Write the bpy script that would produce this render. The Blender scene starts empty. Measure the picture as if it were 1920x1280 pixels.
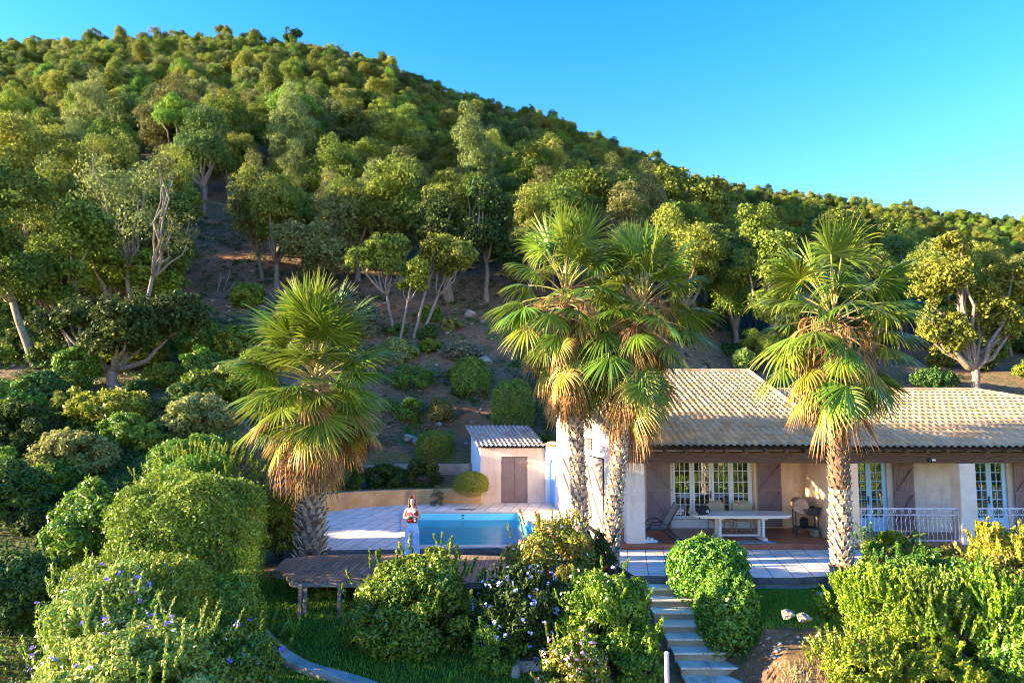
import bpy, bmesh, math, random
import numpy as np
from mathutils import Vector, Matrix
PI=math.pi
scene=bpy.context.scene
COL=scene.collection
rad=math.radians
# ------------------------------------------------------------------ camera
CAMH=4.1; PITCH=rad(5.0); F=1280.0
cd=bpy.data.cameras.new('camera'); cam=bpy.data.objects.new('camera',cd); COL.objects.link(cam)
cam.location=(0,0,CAMH); cam.rotation_euler=(PI/2+PITCH,0,0)
cd.sensor_width=36; cd.lens=24; cd.clip_end=3000; cd.clip_start=.1
scene.camera=cam
def ray(px,py):
    a=(px-960)/F; b=-(py-640)/F
    return a, math.cos(PITCH)-b*math.sin(PITCH), math.sin(PITCH)+b*math.cos(PITCH)
def P(px,py,D):                      # world point seen at a pixel, at depth Y = D
    x,y,z=ray(px,py); k=D/y
    return Vector((x*k,D,CAMH+z*k))
def G(px,py,z=0.0):                  # world point seen at a pixel, on the level plane z
    x,y,w=ray(px,py); k=(z-CAMH)/w
    return Vector((x*k,y*k,z))
# ------------------------------------------------------------------ light
SUN_EL=rad(13.5); SUN_AZ=rad(3.5)
to_sun=Vector((-math.cos(SUN_EL)*math.cos(SUN_AZ),-math.cos(SUN_EL)*math.sin(SUN_AZ),math.sin(SUN_EL)))
sl=bpy.data.lights.new('sun','SUN'); sl.energy=4.4; sl.angle=rad(.5); sl.color=(1.0,.79,.47)
so=bpy.data.objects.new('sun',sl); COL.objects.link(so); so.rotation_euler=to_sun.to_track_quat('Z','Y').to_euler()
w=bpy.data.worlds.new('World'); scene.world=w; w.use_nodes=True
nt=w.node_tree; bg=nt.nodes['Background']
sky=nt.nodes.new('ShaderNodeTexSky'); sky.sky_type='NISHITA'; sky.sun_disc=False
sky.sun_elevation=SUN_EL; sky.sun_rotation=math.atan2(to_sun.x,to_sun.y)
sky.air_density=1.0; sky.dust_density=.15; sky.ozone_density=2.2; sky.altitude=100
hs=nt.nodes.new('ShaderNodeHueSaturation'); hs.inputs['Saturation'].default_value=1.42; hs.inputs['Hue'].default_value=.509; hs.inputs['Value'].default_value=1.0
nt.links.new(sky.outputs[0],hs.inputs['Color']); tm_=nt.nodes.new('ShaderNodeMix'); tm_.data_type='RGBA'; tm_.blend_type='MULTIPLY'; tm_.inputs[0].default_value=1; tm_.inputs[7].default_value=(1.0,.82,.94,1); nt.links.new(hs.outputs[0],tm_.inputs[6]); nt.links.new(tm_.outputs[2],bg.inputs[0]); bg.inputs[1].default_value=.110
vs=scene.view_settings; vs.view_transform='Standard'; vs.look='None'; vs.gamma=1; vs.exposure=2.85
scene.cycles.use_denoising=True; scene.cycles.filter_width=1.0; scene.cycles.adaptive_threshold=.006; scene.cycles.sample_clamp_indirect=6
scene.cycles.max_bounces=8; scene.cycles.transparent_max_bounces=12; scene.cycles.diffuse_bounces=3
scene.cycles.glossy_bounces=3; scene.cycles.caustics_reflective=False; scene.cycles.caustics_refractive=False
# ------------------------------------------------------------------ object helpers
def tag(o,label=None,cat=None,group=None,kind=None):
    if label: o['label']=label
    if cat: o['category']=cat
    if group: o['group']=group
    if kind: o['kind']=kind
    return o
def empty(name,loc,rz=0,label=None,cat=None,group=None):
    o=bpy.data.objects.new(name,None); COL.objects.link(o); o.location=loc; o.rotation_euler=(0,0,rz); o.empty_display_size=.2
    return tag(o,label,cat,group)
def link(name,me,mat=None,parent=None):
    o=bpy.data.objects.new(name,me); COL.objects.link(o)
    if mat is not None and len(me.materials)==0: me.materials.append(mat)
    if parent is not None: o.parent=parent
    return o
class MB:
    """collects faces, then links them as one mesh"""
    def __init__(s): s.v=[]; s.f=[]; s.mi=[]; s.m=0
    def add(s,vs,fs):
        n=len(s.v); s.v+= [tuple(v) for v in vs]; s.f+=[tuple(i+n for i in f) for f in fs]; s.mi+=[s.m]*len(fs); return s
    def box(s,x0,x1,y0,y1,z0,z1):
        return s.add([(x0,y0,z0),(x1,y0,z0),(x1,y1,z0),(x0,y1,z0),(x0,y0,z1),(x1,y0,z1),(x1,y1,z1),(x0,y1,z1)],
          [(0,3,2,1),(4,5,6,7),(0,1,5,4),(1,2,6,5),(2,3,7,6),(3,0,4,7)])
    def prism(s,poly,z0,z1):
        """poly counter-clockwise in plan; z0, z1 numbers or lists"""
        n=len(poly); a=z0 if hasattr(z0,'__len__') else [z0]*n; b=z1 if hasattr(z1,'__len__') else [z1]*n
        vs=[(p[0],p[1],a[i]) for i,p in enumerate(poly)]+[(p[0],p[1],b[i]) for i,p in enumerate(poly)]
        return s.add(vs,[tuple(range(n-1,-1,-1)),tuple(range(n,2*n))]+[(i,(i+1)%n,n+(i+1)%n,n+i) for i in range(n)])
    def beam(s,a,b,w,h,up=(0,0,1)):
        a=Vector(a); b=Vector(b); d=(b-a).normalized(); u=Vector(up); 
        if abs(d.dot(u))>.99: u=Vector((0,1,0))
        r=d.cross(u).normalized(); u=r.cross(d)
        vs=[p+r*(sx*w/2)+u*(sz*h/2) for p in (a,b) for sx,sz in ((-1,-1),(1,-1),(1,1),(-1,1))]
        return s.add(vs,[(0,1,2,3),(7,6,5,4),(0,4,5,1),(1,5,6,2),(2,6,7,3),(3,7,4,0)])
    def tube(s,pts,rs,n=8,cap=True):
        pts=[Vector(p) for p in pts]; 
        if not hasattr(rs,'__len__'): rs=[rs]*len(pts)
        base=len(s.v); ref=None; N=len(pts); vs=[]
        for i,p in enumerate(pts):
            d=(pts[min(i+1,N-1)]-pts[max(i-1,0)]).normalized()
            if ref is None:
                ref=Vector((1,0,0)) if abs(d.x)<.8 else Vector((0,1,0))
            r=(ref-d*ref.dot(d)).normalized(); ref=r; q=d.cross(r)
            vs+=[p+(r*math.cos(2*PI*k/n)+q*math.sin(2*PI*k/n))*rs[i] for k in range(n)]
        fs=[(i*n+k,i*n+(k+1)%n,(i+1)*n+(k+1)%n,(i+1)*n+k) for i in range(N-1) for k in range(n)]
        if cap: fs+=[tuple(range(n-1,-1,-1)),tuple((N-1)*n+k for k in range(n))]
        return s.add(vs,fs)
    def lathe(s,c,prof,n=20,ax=None):
        """prof: (radius, height) pairs round the vertical through c"""
        c=Vector(c); M=ax if ax is not None else Matrix.Identity(3); vs=[]
        for r,h in prof: vs+=[c+M@Vector((r*math.cos(2*PI*k/n),r*math.sin(2*PI*k/n),h)) for k in range(n)]
        fs=[(i*n+k,i*n+(k+1)%n,(i+1)*n+(k+1)%n,(i+1)*n+k) for i in range(len(prof)-1) for k in range(n)]
        fs+=[tuple(range(n-1,-1,-1)),tuple((len(prof)-1)*n+k for k in range(n))]
        return s.add(vs,fs)
    def build(s,name,mats,parent=None,smooth=False,bevel=0):
        me=bpy.data.meshes.new(name); me.from_pydata(s.v,[],s.f)
        if not isinstance(mats,(list,tuple)): mats=[mats]
        for m in mats: me.materials.append(m)
        if len(mats)>1: me.polygons.foreach_set('material_index',s.mi)
        if smooth: me.polygons.foreach_set('use_smooth',[True]*len(s.f))
        me.update(); o=link(name,me,None,parent)
        if bevel:
            b=o.modifiers.new('bevel','BEVEL'); b.width=bevel; b.segments=2; b.limit_method='ANGLE'; b.angle_limit=rad(40)
        return o
def np_mesh(name,V,Fq,attrs=None,mat=None,smooth=False):
    """V (n,3), Fq (m,4) quads -> mesh with point attributes"""
    me=bpy.data.meshes.new(name); V=np.ascontiguousarray(V,np.float32); Fq=np.ascontiguousarray(Fq,np.int32)
    m,k=Fq.shape
    me.vertices.add(len(V)); me.vertices.foreach_set('co',V.ravel())
    me.loops.add(m*k); me.loops.foreach_set('vertex_index',Fq.ravel())
    me.polygons.add(m); me.polygons.foreach_set('loop_start',np.arange(0,m*k,k,dtype=np.int32))
    try: me.polygons.foreach_set('loop_total',np.full(m,k,np.int32))
    except Exception: pass
    if smooth: me.polygons.foreach_set('use_smooth',np.ones(m,bool))
    me.update(calc_edges=True)
    for n,a in (attrs or {}).items():
        at=me.attributes.new(n,'FLOAT','POINT'); at.data.foreach_set('value',np.ascontiguousarray(a,np.float32))
    if mat: me.materials.append(mat)
    return me
def copy_tree(o,parent=None):
    c=o.copy(); COL.objects.link(c)
    if parent is not None: c.parent=parent
    for ch in o.children: copy_tree(ch,c)
    return c
# ------------------------------------------------------------------ materials
def newmat(name):
    m=bpy.data.materials.new(name); m.use_nodes=True; return m,m.node_tree,m.node_tree.nodes['Principled BSDF']
def N(nt,t,**kw):
    n=nt.nodes.new(t)
    for k,v in kw.items():
        if k in n.inputs: n.inputs[k].default_value=v
        else: setattr(n,k,v)
    return n
def ramp(nt,fac,stops):
    r=nt.nodes.new('ShaderNodeValToRGB'); e=r.color_ramp.elements
    while len(e)<len(stops): e.new(.5)
    for i,(p,c) in enumerate(stops): e[i].position=p; e[i].color=(c[0],c[1],c[2],1)
    nt.links.new(fac,r.inputs[0]); return r.outputs[0]
def mixc(nt,fac,a,b,mode='MIX'):
    m=nt.nodes.new('ShaderNodeMix'); m.data_type='RGBA'; m.blend_type=mode
    for s,v in ((0,fac),(6,a),(7,b)):
        if hasattr(v,'links') or hasattr(v,'node'): nt.links.new(v,m.inputs[s])
        elif s==0: m.inputs[0].default_value=v
        else: m.inputs[s].default_value=(v[0],v[1],v[2],1)
    return m.outputs[2]
def coords(nt,kind='Object',scale=(1,1,1),rot=(0,0,0)):
    tc=nt.nodes.new('ShaderNodeTexCoord'); mp=nt.nodes.new('ShaderNodeMapping'); mp.inputs['Scale'].default_value=scale; mp.inputs['Rotation'].default_value=rot
    nt.links.new(tc.outputs[kind],mp.inputs[0]); return mp.outputs[0]
def noise(nt,vec,scale,detail=5,rough=.6,out=0):
    n=nt.nodes.new('ShaderNodeTexNoise'); n.inputs['Scale'].default_value=scale; n.inputs['Detail'].default_value=detail; n.inputs['Roughness'].default_value=rough
    if vec is not None: nt.links.new(vec,n.inputs['Vector'])
    return n.outputs[out]
def bump(nt,b,h,strength=.3,dist=.02):
    bn=nt.nodes.new('ShaderNodeBump'); bn.inputs['Strength'].default_value=strength; bn.inputs['Distance'].default_value=dist
    nt.links.new(h,bn.inputs['Height']); nt.links.new(bn.outputs[0],b.inputs['Normal'])
def surf(name,c1,c2,scale=3,rough=.85,bscale=40,bst=.3,bdist=.01,stain=None,spec=.3,lo=.35,hi=.65):
    """mottled surface between two colours, with fine relief and optional stains"""
    m,nt,b=newmat(name); v=coords(nt)
    c=ramp(nt,noise(nt,v,scale,6,.65),[(lo,c1),(hi,c2)])
    if stain:
        c=mixc(nt,ramp(nt,noise(nt,coords(nt,scale=(1,1,.25)),1.6,7,.7),[(.52,(0,0,0)),(.72,(1,1,1))]),c,stain)
    nt.links.new(c,b.inputs['Base Color']); b.inputs['Roughness'].default_value=rough; b.inputs['Specular IOR Level'].default_value=spec
    bump(nt,b,noise(nt,v,bscale,4,.6),bst,bdist); return m
def leafmat(name,cols,trans=.3,rough=.5,tip=None,hue=.0,val=.36,rnd=True):
    """cols: dark..light along attribute v; tip: (colour, start, end) along attribute t"""
    m,nt,b=newmat(name)
    at=nt.nodes.new('ShaderNodeAttribute'); at.attribute_name='v'
    n=len(cols); c=ramp(nt,at.outputs['Fac'],[(i/(n-1) if n>1 else 0,cc) for i,cc in enumerate(cols)])
    if tip:
        a2=nt.nodes.new('ShaderNodeAttribute'); a2.attribute_name='t'
        mr=nt.nodes.new('ShaderNodeMapRange'); mr.inputs[1].default_value=tip[1]; mr.inputs[2].default_value=tip[2]; mr.interpolation_type='SMOOTHSTEP'
        nt.links.new(a2.outputs['Fac'],mr.inputs[0]); c=mixc(nt,mr.outputs[0],c,tip[0])
    if rnd:
        oi=nt.nodes.new('ShaderNodeObjectInfo'); h=nt.nodes.new('ShaderNodeHueSaturation')
        def mr(lo,hi,src):
            q=nt.nodes.new('ShaderNodeMapRange'); q.inputs[3].default_value=lo; q.inputs[4].default_value=hi; nt.links.new(src,q.inputs[0]); return q.outputs[0]
        nt.links.new(mr(.5-.018,.5+.048,oi.outputs['Random']),h.inputs['Hue'])
        sep=nt.nodes.new('ShaderNodeMath'); sep.operation='MULTIPLY_ADD'; sep.inputs[1].default_value=7.31; sep.inputs[2].default_value=.2; nt.links.new(oi.outputs['Random'],sep.inputs[0])
        fr=nt.nodes.new('ShaderNodeMath'); fr.operation='FRACT'; nt.links.new(sep.outputs[0],fr.inputs[0])
        nt.links.new(mr(1-val,1+val,fr.outputs[0]),h.inputs['Value'])
        nt.links.new(c,h.inputs['Color']); c=h.outputs[0]
    nt.links.new(c,b.inputs['Base Color']); b.inputs['Roughness'].default_value=rough; b.inputs['Specular IOR Level'].default_value=.35 if rough<.6 else .15
    tr=nt.nodes.new('ShaderNodeBsdfTranslucent'); nt.links.new(c,tr.inputs[0]); mx=nt.nodes.new('ShaderNodeMixShader'); mx.inputs[0].default_value=trans
    nt.links.new(b.outputs[0],mx.inputs[1]); nt.links.new(tr.outputs[0],mx.inputs[2])
    nt.links.new(mx.outputs[0],nt.nodes['Material Output'].inputs[0]); return m
M={}
M['oak']=leafmat('oak_leaf',[(.065,.100,.016),(.165,.200,.026),(.300,.310,.055)],.25,.65)
M['lime_oak']=leafmat('fresh_green_oak_leaf',[(.06,.11,.014),(.15,.22,.024),(.27,.34,.05)],.25,.65)
M['oak_grey']=leafmat('grey_olive_leaf',[(.08,.105,.030),(.19,.205,.055),(.33,.32,.11)],.22,.65)
M['oak_dark']=leafmat('dark_leaf',[(.030,.062,.016),(.07,.115,.026),(.14,.18,.04)],.2,.65)
M['laurel']=leafmat('laurel_leaf',[(.05,.11,.014),(.13,.22,.024),(.29,.37,.045)],.25,.4,val=.12)
M['lime']=leafmat('lime_leaf',[(.10,.15,.012),(.23,.27,.02),(.38,.40,.05)],.3,.45,val=.1)
M['gold']=leafmat('golden_needle',[(.12,.18,.012),(.27,.34,.020),(.47,.47,.04)],.3,.5,val=.06)
M['yellow']=leafmat('yellow_leaf',[(.16,.20,.02),(.36,.38,.04),(.55,.50,.09)],.3,.45,val=.08)
M['hedge']=leafmat('hedge_leaf',[(.06,.11,.012),(.16,.23,.020),(.32,.37,.035)],.25,.5,val=.12)
M['greygreen']=leafmat('grey_green_leaf',[(.10,.16,.02),(.27,.35,.045),(.54,.56,.19)],.25,.55,val=.1)
M['bluegrey']=leafmat('blue_grey_twig',[(.085,.085,.055),(.17,.165,.105),(.27,.255,.17)],.15,.7,val=.15)
M['reddish']=leafmat('mixed_green_and_red_leaf',[(.05,.11,.018),(.16,.22,.03),(.32,.33,.045),(.40,.22,.05)],.3,.45,val=.05)
M['blue_flower']=leafmat('pale_blue_petal',[(.22,.30,.75),(.45,.52,.95)],.3,.5,rnd=False)
M['violet_flower']=leafmat('violet_petal',[(.14,.10,.62),(.36,.28,.85)],.3,.5,rnd=False)
M['white_flower']=leafmat('white_petal',[(.75,.72,.70),(.85,.82,.8)],.3,.5,rnd=False)
M['pink_flower']=leafmat('pink_petal',[(.62,.30,.42),(.80,.5,.6)],.3,.5,rnd=False)
M['red_flower']=leafmat('red_petal',[(.62,.06,.05),(.72,.12,.08)],.3,.5,rnd=False)
M['grass']=leafmat('grass_blade',[(.07,.18,.015),(.15,.32,.025),(.28,.44,.04)],.3,.5,rnd=False)
M['drygrass']=leafmat('dry_grass',[(.22,.16,.07),(.36,.27,.13),(.48,.38,.2)],.25,.6,rnd=False)
M['palm']=leafmat('palm_green',[(.065,.115,.010),(.145,.205,.018),(.27,.32,.035)],.32,.34,tip=((.40,.34,.13),.80,1.05),val=.15)
M['palm_yellow']=leafmat('palm_yellowing',[(.10,.15,.015),(.22,.24,.025),(.34,.30,.04)],.35,.38,tip=((.44,.22,.07),.40,.85),val=.12)
M['palm_dead']=leafmat('palm_dead',[(.20,.10,.04),(.36,.20,.09),(.52,.33,.16)],.3,.6,val=.18)
def barkmat(name,c1,c2,c3,sc=(6,6,2)):
    m,nt,b=newmat(name); v=coords(nt,scale=sc); n=noise(nt,v,2.5,8,.7)
    nt.links.new(ramp(nt,n,[(.3,c1),(.5,c2),(.72,c3)]),b.inputs['Base Color']); b.inputs['Roughness'].default_value=.9; b.inputs['Specular IOR Level'].default_value=.15
    bump(nt,b,n,.9,.05); return m
M['bark']=barkmat('cork_bark',(.10,.075,.055),(.24,.19,.145),(.42,.35,.27))
M['deadwood']=barkmat('grey_dead_wood',(.13,.105,.085),(.25,.21,.17),(.36,.31,.26))
M['twig']=barkmat('brown_twig',(.06,.04,.025),(.13,.09,.06),(.2,.15,.1))
M['palm_core']=barkmat('palm_trunk_fibre',(.08,.06,.045),(.16,.12,.09),(.26,.20,.15),(10,10,10))
M['palm_boot']=surf('palm_leaf_base',(.28,.22,.16),(.58,.50,.40),9,.8,60,.5,.01)
M['palm_boot_brown']=surf('palm_leaf_base_brown',(.10,.06,.035),(.24,.15,.09),9,.85,60,.5,.01)
M['palm_stalk']=surf('palm_stalk',(.30,.28,.07),(.42,.30,.12),5,.5,30,.1)
M['stalk_dead']=surf('dead_palm_stalk',(.30,.13,.06),(.45,.25,.13),5,.7,30,.2)
M['stucco_cream']=surf('cream_render',(.72,.63,.52),(.82,.74,.63),1.2,.95,55,.35,.012,stain=(.60,.50,.40))
M['stucco_ochre']=surf('ochre_render',(.80,.55,.34),(.86,.64,.43),1.4,.95,50,.35,.012,stain=(.50,.30,.17))
M['stucco_pink']=surf('pale_pink_render',(.70,.53,.46),(.79,.63,.56),1.0,.95,55,.35,.012,stain=(.58,.42,.34))
M['stucco_grey']=surf('grey_render',(.60,.53,.46),(.74,.67,.59),1.6,.95,45,.5,.02,stain=(.40,.36,.32))
M['stucco_white']=surf('white_render',(.74,.74,.74),(.82,.82,.82),1.6,.95,45,.3,.01)
M['wall_tan']=surf('tan_retaining_render',(.50,.28,.12),(.68,.42,.21),1.3,.95,30,.5,.02,stain=(.32,.20,.11))
M['brown_paint']=surf('mauve_brown_paint',(.215,.150,.150),(.26,.185,.185),3,.55,60,.1,.003)
M['white_paint']=surf('white_paint',(.74,.73,.70),(.80,.79,.76),4,.4,60,.05,.002)
M['blue_paint']=surf('sky_blue_paint',(.34,.64,.90),(.40,.70,.94),4,.4,60,.05,.002)  # even pale blue base colour of the porch doors
M['rail_paint']=surf('pale_mauve_iron_paint',(.62,.58,.68),(.70,.66,.74),9,.4,60,.05,.002)
M['dark_iron']=surf('dark_iron',(.02,.02,.022),(.04,.04,.04),9,.4,80,.1,.002)
M['beam']=barkmat('dark_brown_beam',(.06,.035,.025),(.13,.08,.055),(.21,.14,.10),(1.2,14,14))
M['terracotta_floor']=None
M['concrete']=surf('weathered_concrete',(.30,.28,.25),(.47,.44,.40),2.5,.95,35,.6,.02,stain=(.19,.17,.15))
M['rock']=surf('pale_rock',(.20,.17,.135),(.40,.35,.29),3,.95,12,.9,.06)
M['liner']=surf('pale_blue_pool_liner',(.26,.84,.95),(.30,.87,.96),2,.4,50,.02,.001)
M['plastic_white']=surf('warm_white_plastic',(.66,.60,.50),(.72,.66,.56),6,.35,60,.05,.002)
M['wicker']=surf('tan_wicker',(.34,.25,.15),(.50,.39,.26),30,.8,120,.8,.01)
M['black_cloth']=surf('black_cloth',(.012,.012,.014),(.035,.033,.034),20,.8,90,.6,.01)
M['grey_cloth']=surf('grey_taupe_fabric',(.23,.22,.18),(.30,.285,.24),30,.8,200,.3,.003)
M['copper']=surf('rusty_copper_drum',(.40,.22,.14),(.55,.34,.24),5,.45,60,.2,.004)
M['denim']=surf('light_denim',(.22,.38,.60),(.42,.58,.78),6,.8,90,.3,.004)
M['skin']=surf('skin',(.62,.38,.28),(.68,.44,.33),8,.5,80,.05,.001)
M['red_top']=surf('dark_red_fabric',(.28,.02,.02),(.36,.035,.03),8,.7,80,.3,.003)
M['hair']=surf('auburn_hair',(.12,.035,.015),(.26,.09,.035),30,.45,120,.6,.006)
M['interior']=surf('room_wall',(.30,.25,.20),(.34,.29,.24),2,.9,30,.1)
M['soft_white']=surf('white_linen',(.78,.75,.70),(.84,.82,.78),6,.8,30,.4,.02)
M['metal_grey']=surf('galvanised_metal',(.40,.41,.43),(.55,.56,.58),6,.35,60,.1,.002)
def glassmat():
    m,nt,b=newmat('window_glass'); nt.nodes.remove(b)
    g=N(nt,'ShaderNodeBsdfGlossy'); g.inputs['Roughness'].default_value=.01; g.inputs['Color'].default_value=(.85,.9,.95,1)
    t=N(nt,'ShaderNodeBsdfTransparent'); t.inputs['Color'].default_value=(.62,.66,.64,1)
    fr=N(nt,'ShaderNodeFresnel',IOR=1.7); mx=N(nt,'ShaderNodeMixShader')
    ad=N(nt,'ShaderNodeMath',operation='ADD'); ad.inputs[1].default_value=.18; nt.links.new(fr.outputs[0],ad.inputs[0])
    nt.links.new(ad.outputs[0],mx.inputs[0]); nt.links.new(t.outputs[0],mx.inputs[1]); nt.links.new(g.outputs[0],mx.inputs[2]); nt.links.new(mx.outputs[0],nt.nodes['Material Output'].inputs[0]); return m
M['glass']=glassmat()
def watermat():
    m,nt,b=newmat('pool_water'); nt.nodes.remove(b)
    v=coords(nt,scale=(1,2.2,1)); h=noise(nt,v,1.6,3,.5); bn=N(nt,'ShaderNodeBump'); bn.inputs['Strength'].default_value=.25; bn.inputs['Distance'].default_value=.08; nt.links.new(h,bn.inputs['Height'])
    g=N(nt,'ShaderNodeBsdfGlossy'); g.inputs['Roughness'].default_value=.03; nt.links.new(bn.outputs[0],g.inputs['Normal'])
    t=N(nt,'ShaderNodeBsdfTransparent'); t.inputs['Color'].default_value=(.74,.97,1.0,1)
    fr=N(nt,'ShaderNodeFresnel',IOR=1.22); nt.links.new(bn.outputs[0],fr.inputs['Normal']); mx=N(nt,'ShaderNodeMixShader')
    nt.links.new(fr.outputs[0],mx.inputs[0]); nt.links.new(t.outputs[0],mx.inputs[1]); nt.links.new(g.outputs[0],mx.inputs[2]); nt.links.new(mx.outputs[0],nt.nodes['Material Output'].inputs[0]); return m
M['water']=watermat()
def tiles(name,c1,c2,joint,w,h,rot,ms=.012,off=0.5,rough=.6,bst=.4):
    m,nt,b=newmat(name); v=coords(nt,rot=(0,0,rot))
    br=N(nt,'ShaderNodeTexBrick'); br.offset=off; br.inputs['Scale'].default_value=1; br.inputs['Mortar Size'].default_value=ms; br.inputs['Mortar Smooth'].default_value=.1
    br.inputs['Brick Width'].default_value=w; br.inputs['Row Height'].default_value=h; br.inputs['Bias'].default_value=0
    br.inputs['Color1'].default_value=(*c1,1); br.inputs['Color2'].default_value=(*c2,1); br.inputs['Mortar'].default_value=(*joint,1)
    nt.links.new(v,br.inputs['Vector'])
    c=mixc(nt,ramp(nt,noise(nt,coords(nt),1.3,7,.7),[(.35,(.78,.78,.78)),(.6,(1,1,1))]),(0,0,0),br.outputs[0],'MULTIPLY')
    mm=mixc(nt,1.0,br.outputs[0],ramp(nt,noise(nt,coords(nt),1.3,7,.7),[(.3,(.72,.70,.68)),(.6,(1,1,1))]),'MULTIPLY')
    nt.links.new(mm,b.inputs['Base Color']); b.inputs['Roughness'].default_value=rough; b.inputs['Specular IOR Level'].default_value=.3
    bump(nt,b,br.outputs['Fac'],-bst,.006); return m
M['paving']=tiles('pale_paving_slabs',(.76,.69,.62),(.83,.76,.68),(.20,.17,.16),.95,.48,rad(90+9.4),.012,.5)
M['terracotta_floor']=tiles('terracotta_floor_tiles',(.36,.115,.06),(.44,.16,.085),(.22,.10,.07),.3,.3,0,.008,0,.35)
M['shingle']=tiles('weathered_wooden_shingles',(.19,.12,.075),(.32,.21,.14),(.06,.045,.035),.62,.11,rad(92),.008,.5,.9,.9)
def roofmat(name,cols,tw,tl):
    m,nt,b=newmat(name); v=coords(nt,'Object')
    a1=nt.nodes.new('ShaderNodeAttribute'); a1.attribute_name='v'
    c=ramp(nt,a1.outputs['Fac'],cols)
    c=mixc(nt,ramp(nt,noise(nt,v,2.2,7,.75),[(.5,(0,0,0)),(.8,(.45,.45,.45))]),c,(cols[0][1][0]*.62,cols[0][1][1]*.6,cols[0][1][2]*.6))
    nt.links.new(c,b.inputs['Base Color']); b.inputs['Roughness'].default_value=.9; b.inputs['Specular IOR Level'].default_value=.2
    bump(nt,b,noise(nt,v,60,4,.6),.35,.01); return m
M['roof_tile']=roofmat('cream_clay_roof_tile',[(0,(.42,.26,.135)),(.5,(.52,.345,.185)),(1,(.60,.42,.24))],.2,.4)
M['roof_grey']=roofmat('grey_weathered_roof_tile',[(0,(.26,.235,.21)),(.5,(.36,.33,.30)),(1,(.45,.41,.37))],.2,.4)
M['roof_red']=roofmat('red_clay_roof_tile',[(0,(.36,.16,.09)),(.5,(.50,.26,.16)),(1,(.56,.36,.24))],.2,.4)
# ------------------------------------------------------------------ terrain
_S=np.array([(-900,140),(-300,118),(0,112),(200,102),(400,98),(560,112),(700,150),(860,206),(1000,248),(1150,292),(1300,352),(1400,376),(1500,386),(1700,405),(1920,432),(2300,455),(2900,470)],float)
_Dc=np.array([(-900,190),(600,190),(1000,200),(1250,225),(1450,300),(1600,330),(2900,360)],float)
def smooth(a,b,x): 
    t=np.clip((x-a)/(b-a),0,1); return t*t*(3-2*t)
def fbm(x,y): 
    return (np.sin(x*.9+1.3*np.sin(y*.7))+np.sin(y*1.1+1.7*np.sin(x*.5+2))+.5*np.sin(x*2.3+y*1.9+1)+.5*np.sin(y*2.7-x*1.3+4))/3
# pool outline (photo corners on the terrace plane)
POOL=[G(770,1023),G(1058,1023),G(969,962),G(766,962)]
_w=[G(590,962),G(640,954),G(700,948.5),G(780,944.5),G(840,943)]
WX=[q.x for q in _w]+[-1.5,1.3,2.2]; WY=[q.y for q in _w]+[28.6,28.6,27.9]
def TZ(x,y):
    x=np.asarray(x,float); y=np.asarray(y,float); ys=np.maximum(y,6.)
    px=960+F*x/ys
    # front gardens
    left=np.interp(y,[4,13,15,16.5,19,60],[-2.6,-1.5,-1.05,-.72,-.5,-.5])
    right=np.interp(y,[4,10,12.4,14.2,14.6,16.2,60],[-3.0,-1.9,-1.05,-.42,-.32,-.28,-.28])
    mid=np.interp(y,[4,12.5,13.7,16.2,17,60],[-3,-1.9,-1.5,-.45,-.5,-.5])
    k=smooth(.6,2.6,x); front=left*(1-k)+mid*k
    k=smooth(4.2,5.2,x); front=front*(1-k)+right*k
    # left bank rising to the back
    bank=np.interp(y,[12,17,22,31,40],[-1.4,-.5,1.1,5.0,8.6])
    kl=smooth(-7.6,-10.5,x)*smooth(12,16,y); near=front*(1-kl)+bank*kl
    # hill behind
    kr=smooth(1180,1420,px)
    mids=np.interp(y,[26.9,27.6,29.6,30.2,33,40,48,55],[.40,.45,.55,1.25,3.2,7.9,12.4,16.8])*(1-kr)+np.interp(y,[26.9,27.6,29.6,30.2,33,40,48,55],[-.5,.45,.55,1.25,3.0,5.8,8.0,9.8])*kr
    yw=np.interp(x,WX,WY)
    kh=smooth(yw+.08,yw+.35,y); base=near*(1-kh)+np.maximum(mids,near)*kh
    base=np.where(y>31,np.interp(y,[31,40,48,55],[4.4,8.3,12.6,16.8])*smooth(-7,-11,x)+mids*(1-smooth(-7,-11,x)),base)
    base=base+np.clip((-.80*y-8-x)*.28,0,6)*smooth(25,33,y)*(1-smooth(40,52,y))  # unseen rise added left of view, shaped to shade the slope
    yc=np.interp(px,_Dc[:,0],_Dc[:,1]); sy=np.interp(px,_S[:,0],_S[:,1])
    b=-(sy-640)/F; zc=CAMH+(math.sin(PITCH)+b*math.cos(PITCH))/(math.cos(PITCH)-b*math.sin(PITCH))*yc
    p=np.interp(px,[700,1300,1900],[1.0,1.15,1.3])
    t=np.clip((y-48)/(yc-48),0,1); z48=12.4*(1-kr)+8.0*kr
    far=z48+(zc-z48)*t**p-np.maximum(y-yc,0)*.35
    k=smooth(46,56,y+0*x); z=base*(1-k)+far*k
    z=z+fbm(x*.16,y*.16)*1.3*smooth(40,70,y+0*x)+fbm(x*1.3,y*1.3)*.10*smooth(30,34,y+0*x)+fbm(x*1.7,y*1.7)*.05
    # dug out under pool
    inp=(x>-4.4)&(x<1.9)&(y>18.9)&(y<26.0); z=np.where(inp,-2.4,z)
    inh=(x>1.5)&(x<26)&(y>19.0)&(y<27.5); z=np.where(inh&(y<27.5),np.minimum(z,-.5),z)
    return z
def tz(x,y): return float(TZ(np.array([x]),np.array([y]))[0])
us=np.concatenate([np.linspace(-3.0,-.95,40),np.linspace(-.93,.93,300),np.linspace(.95,3.0,40)])
ds=np.concatenate([np.linspace(3,11,16),np.arange(11.3,36,.22),np.geomspace(36.3,520,150)])
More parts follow.
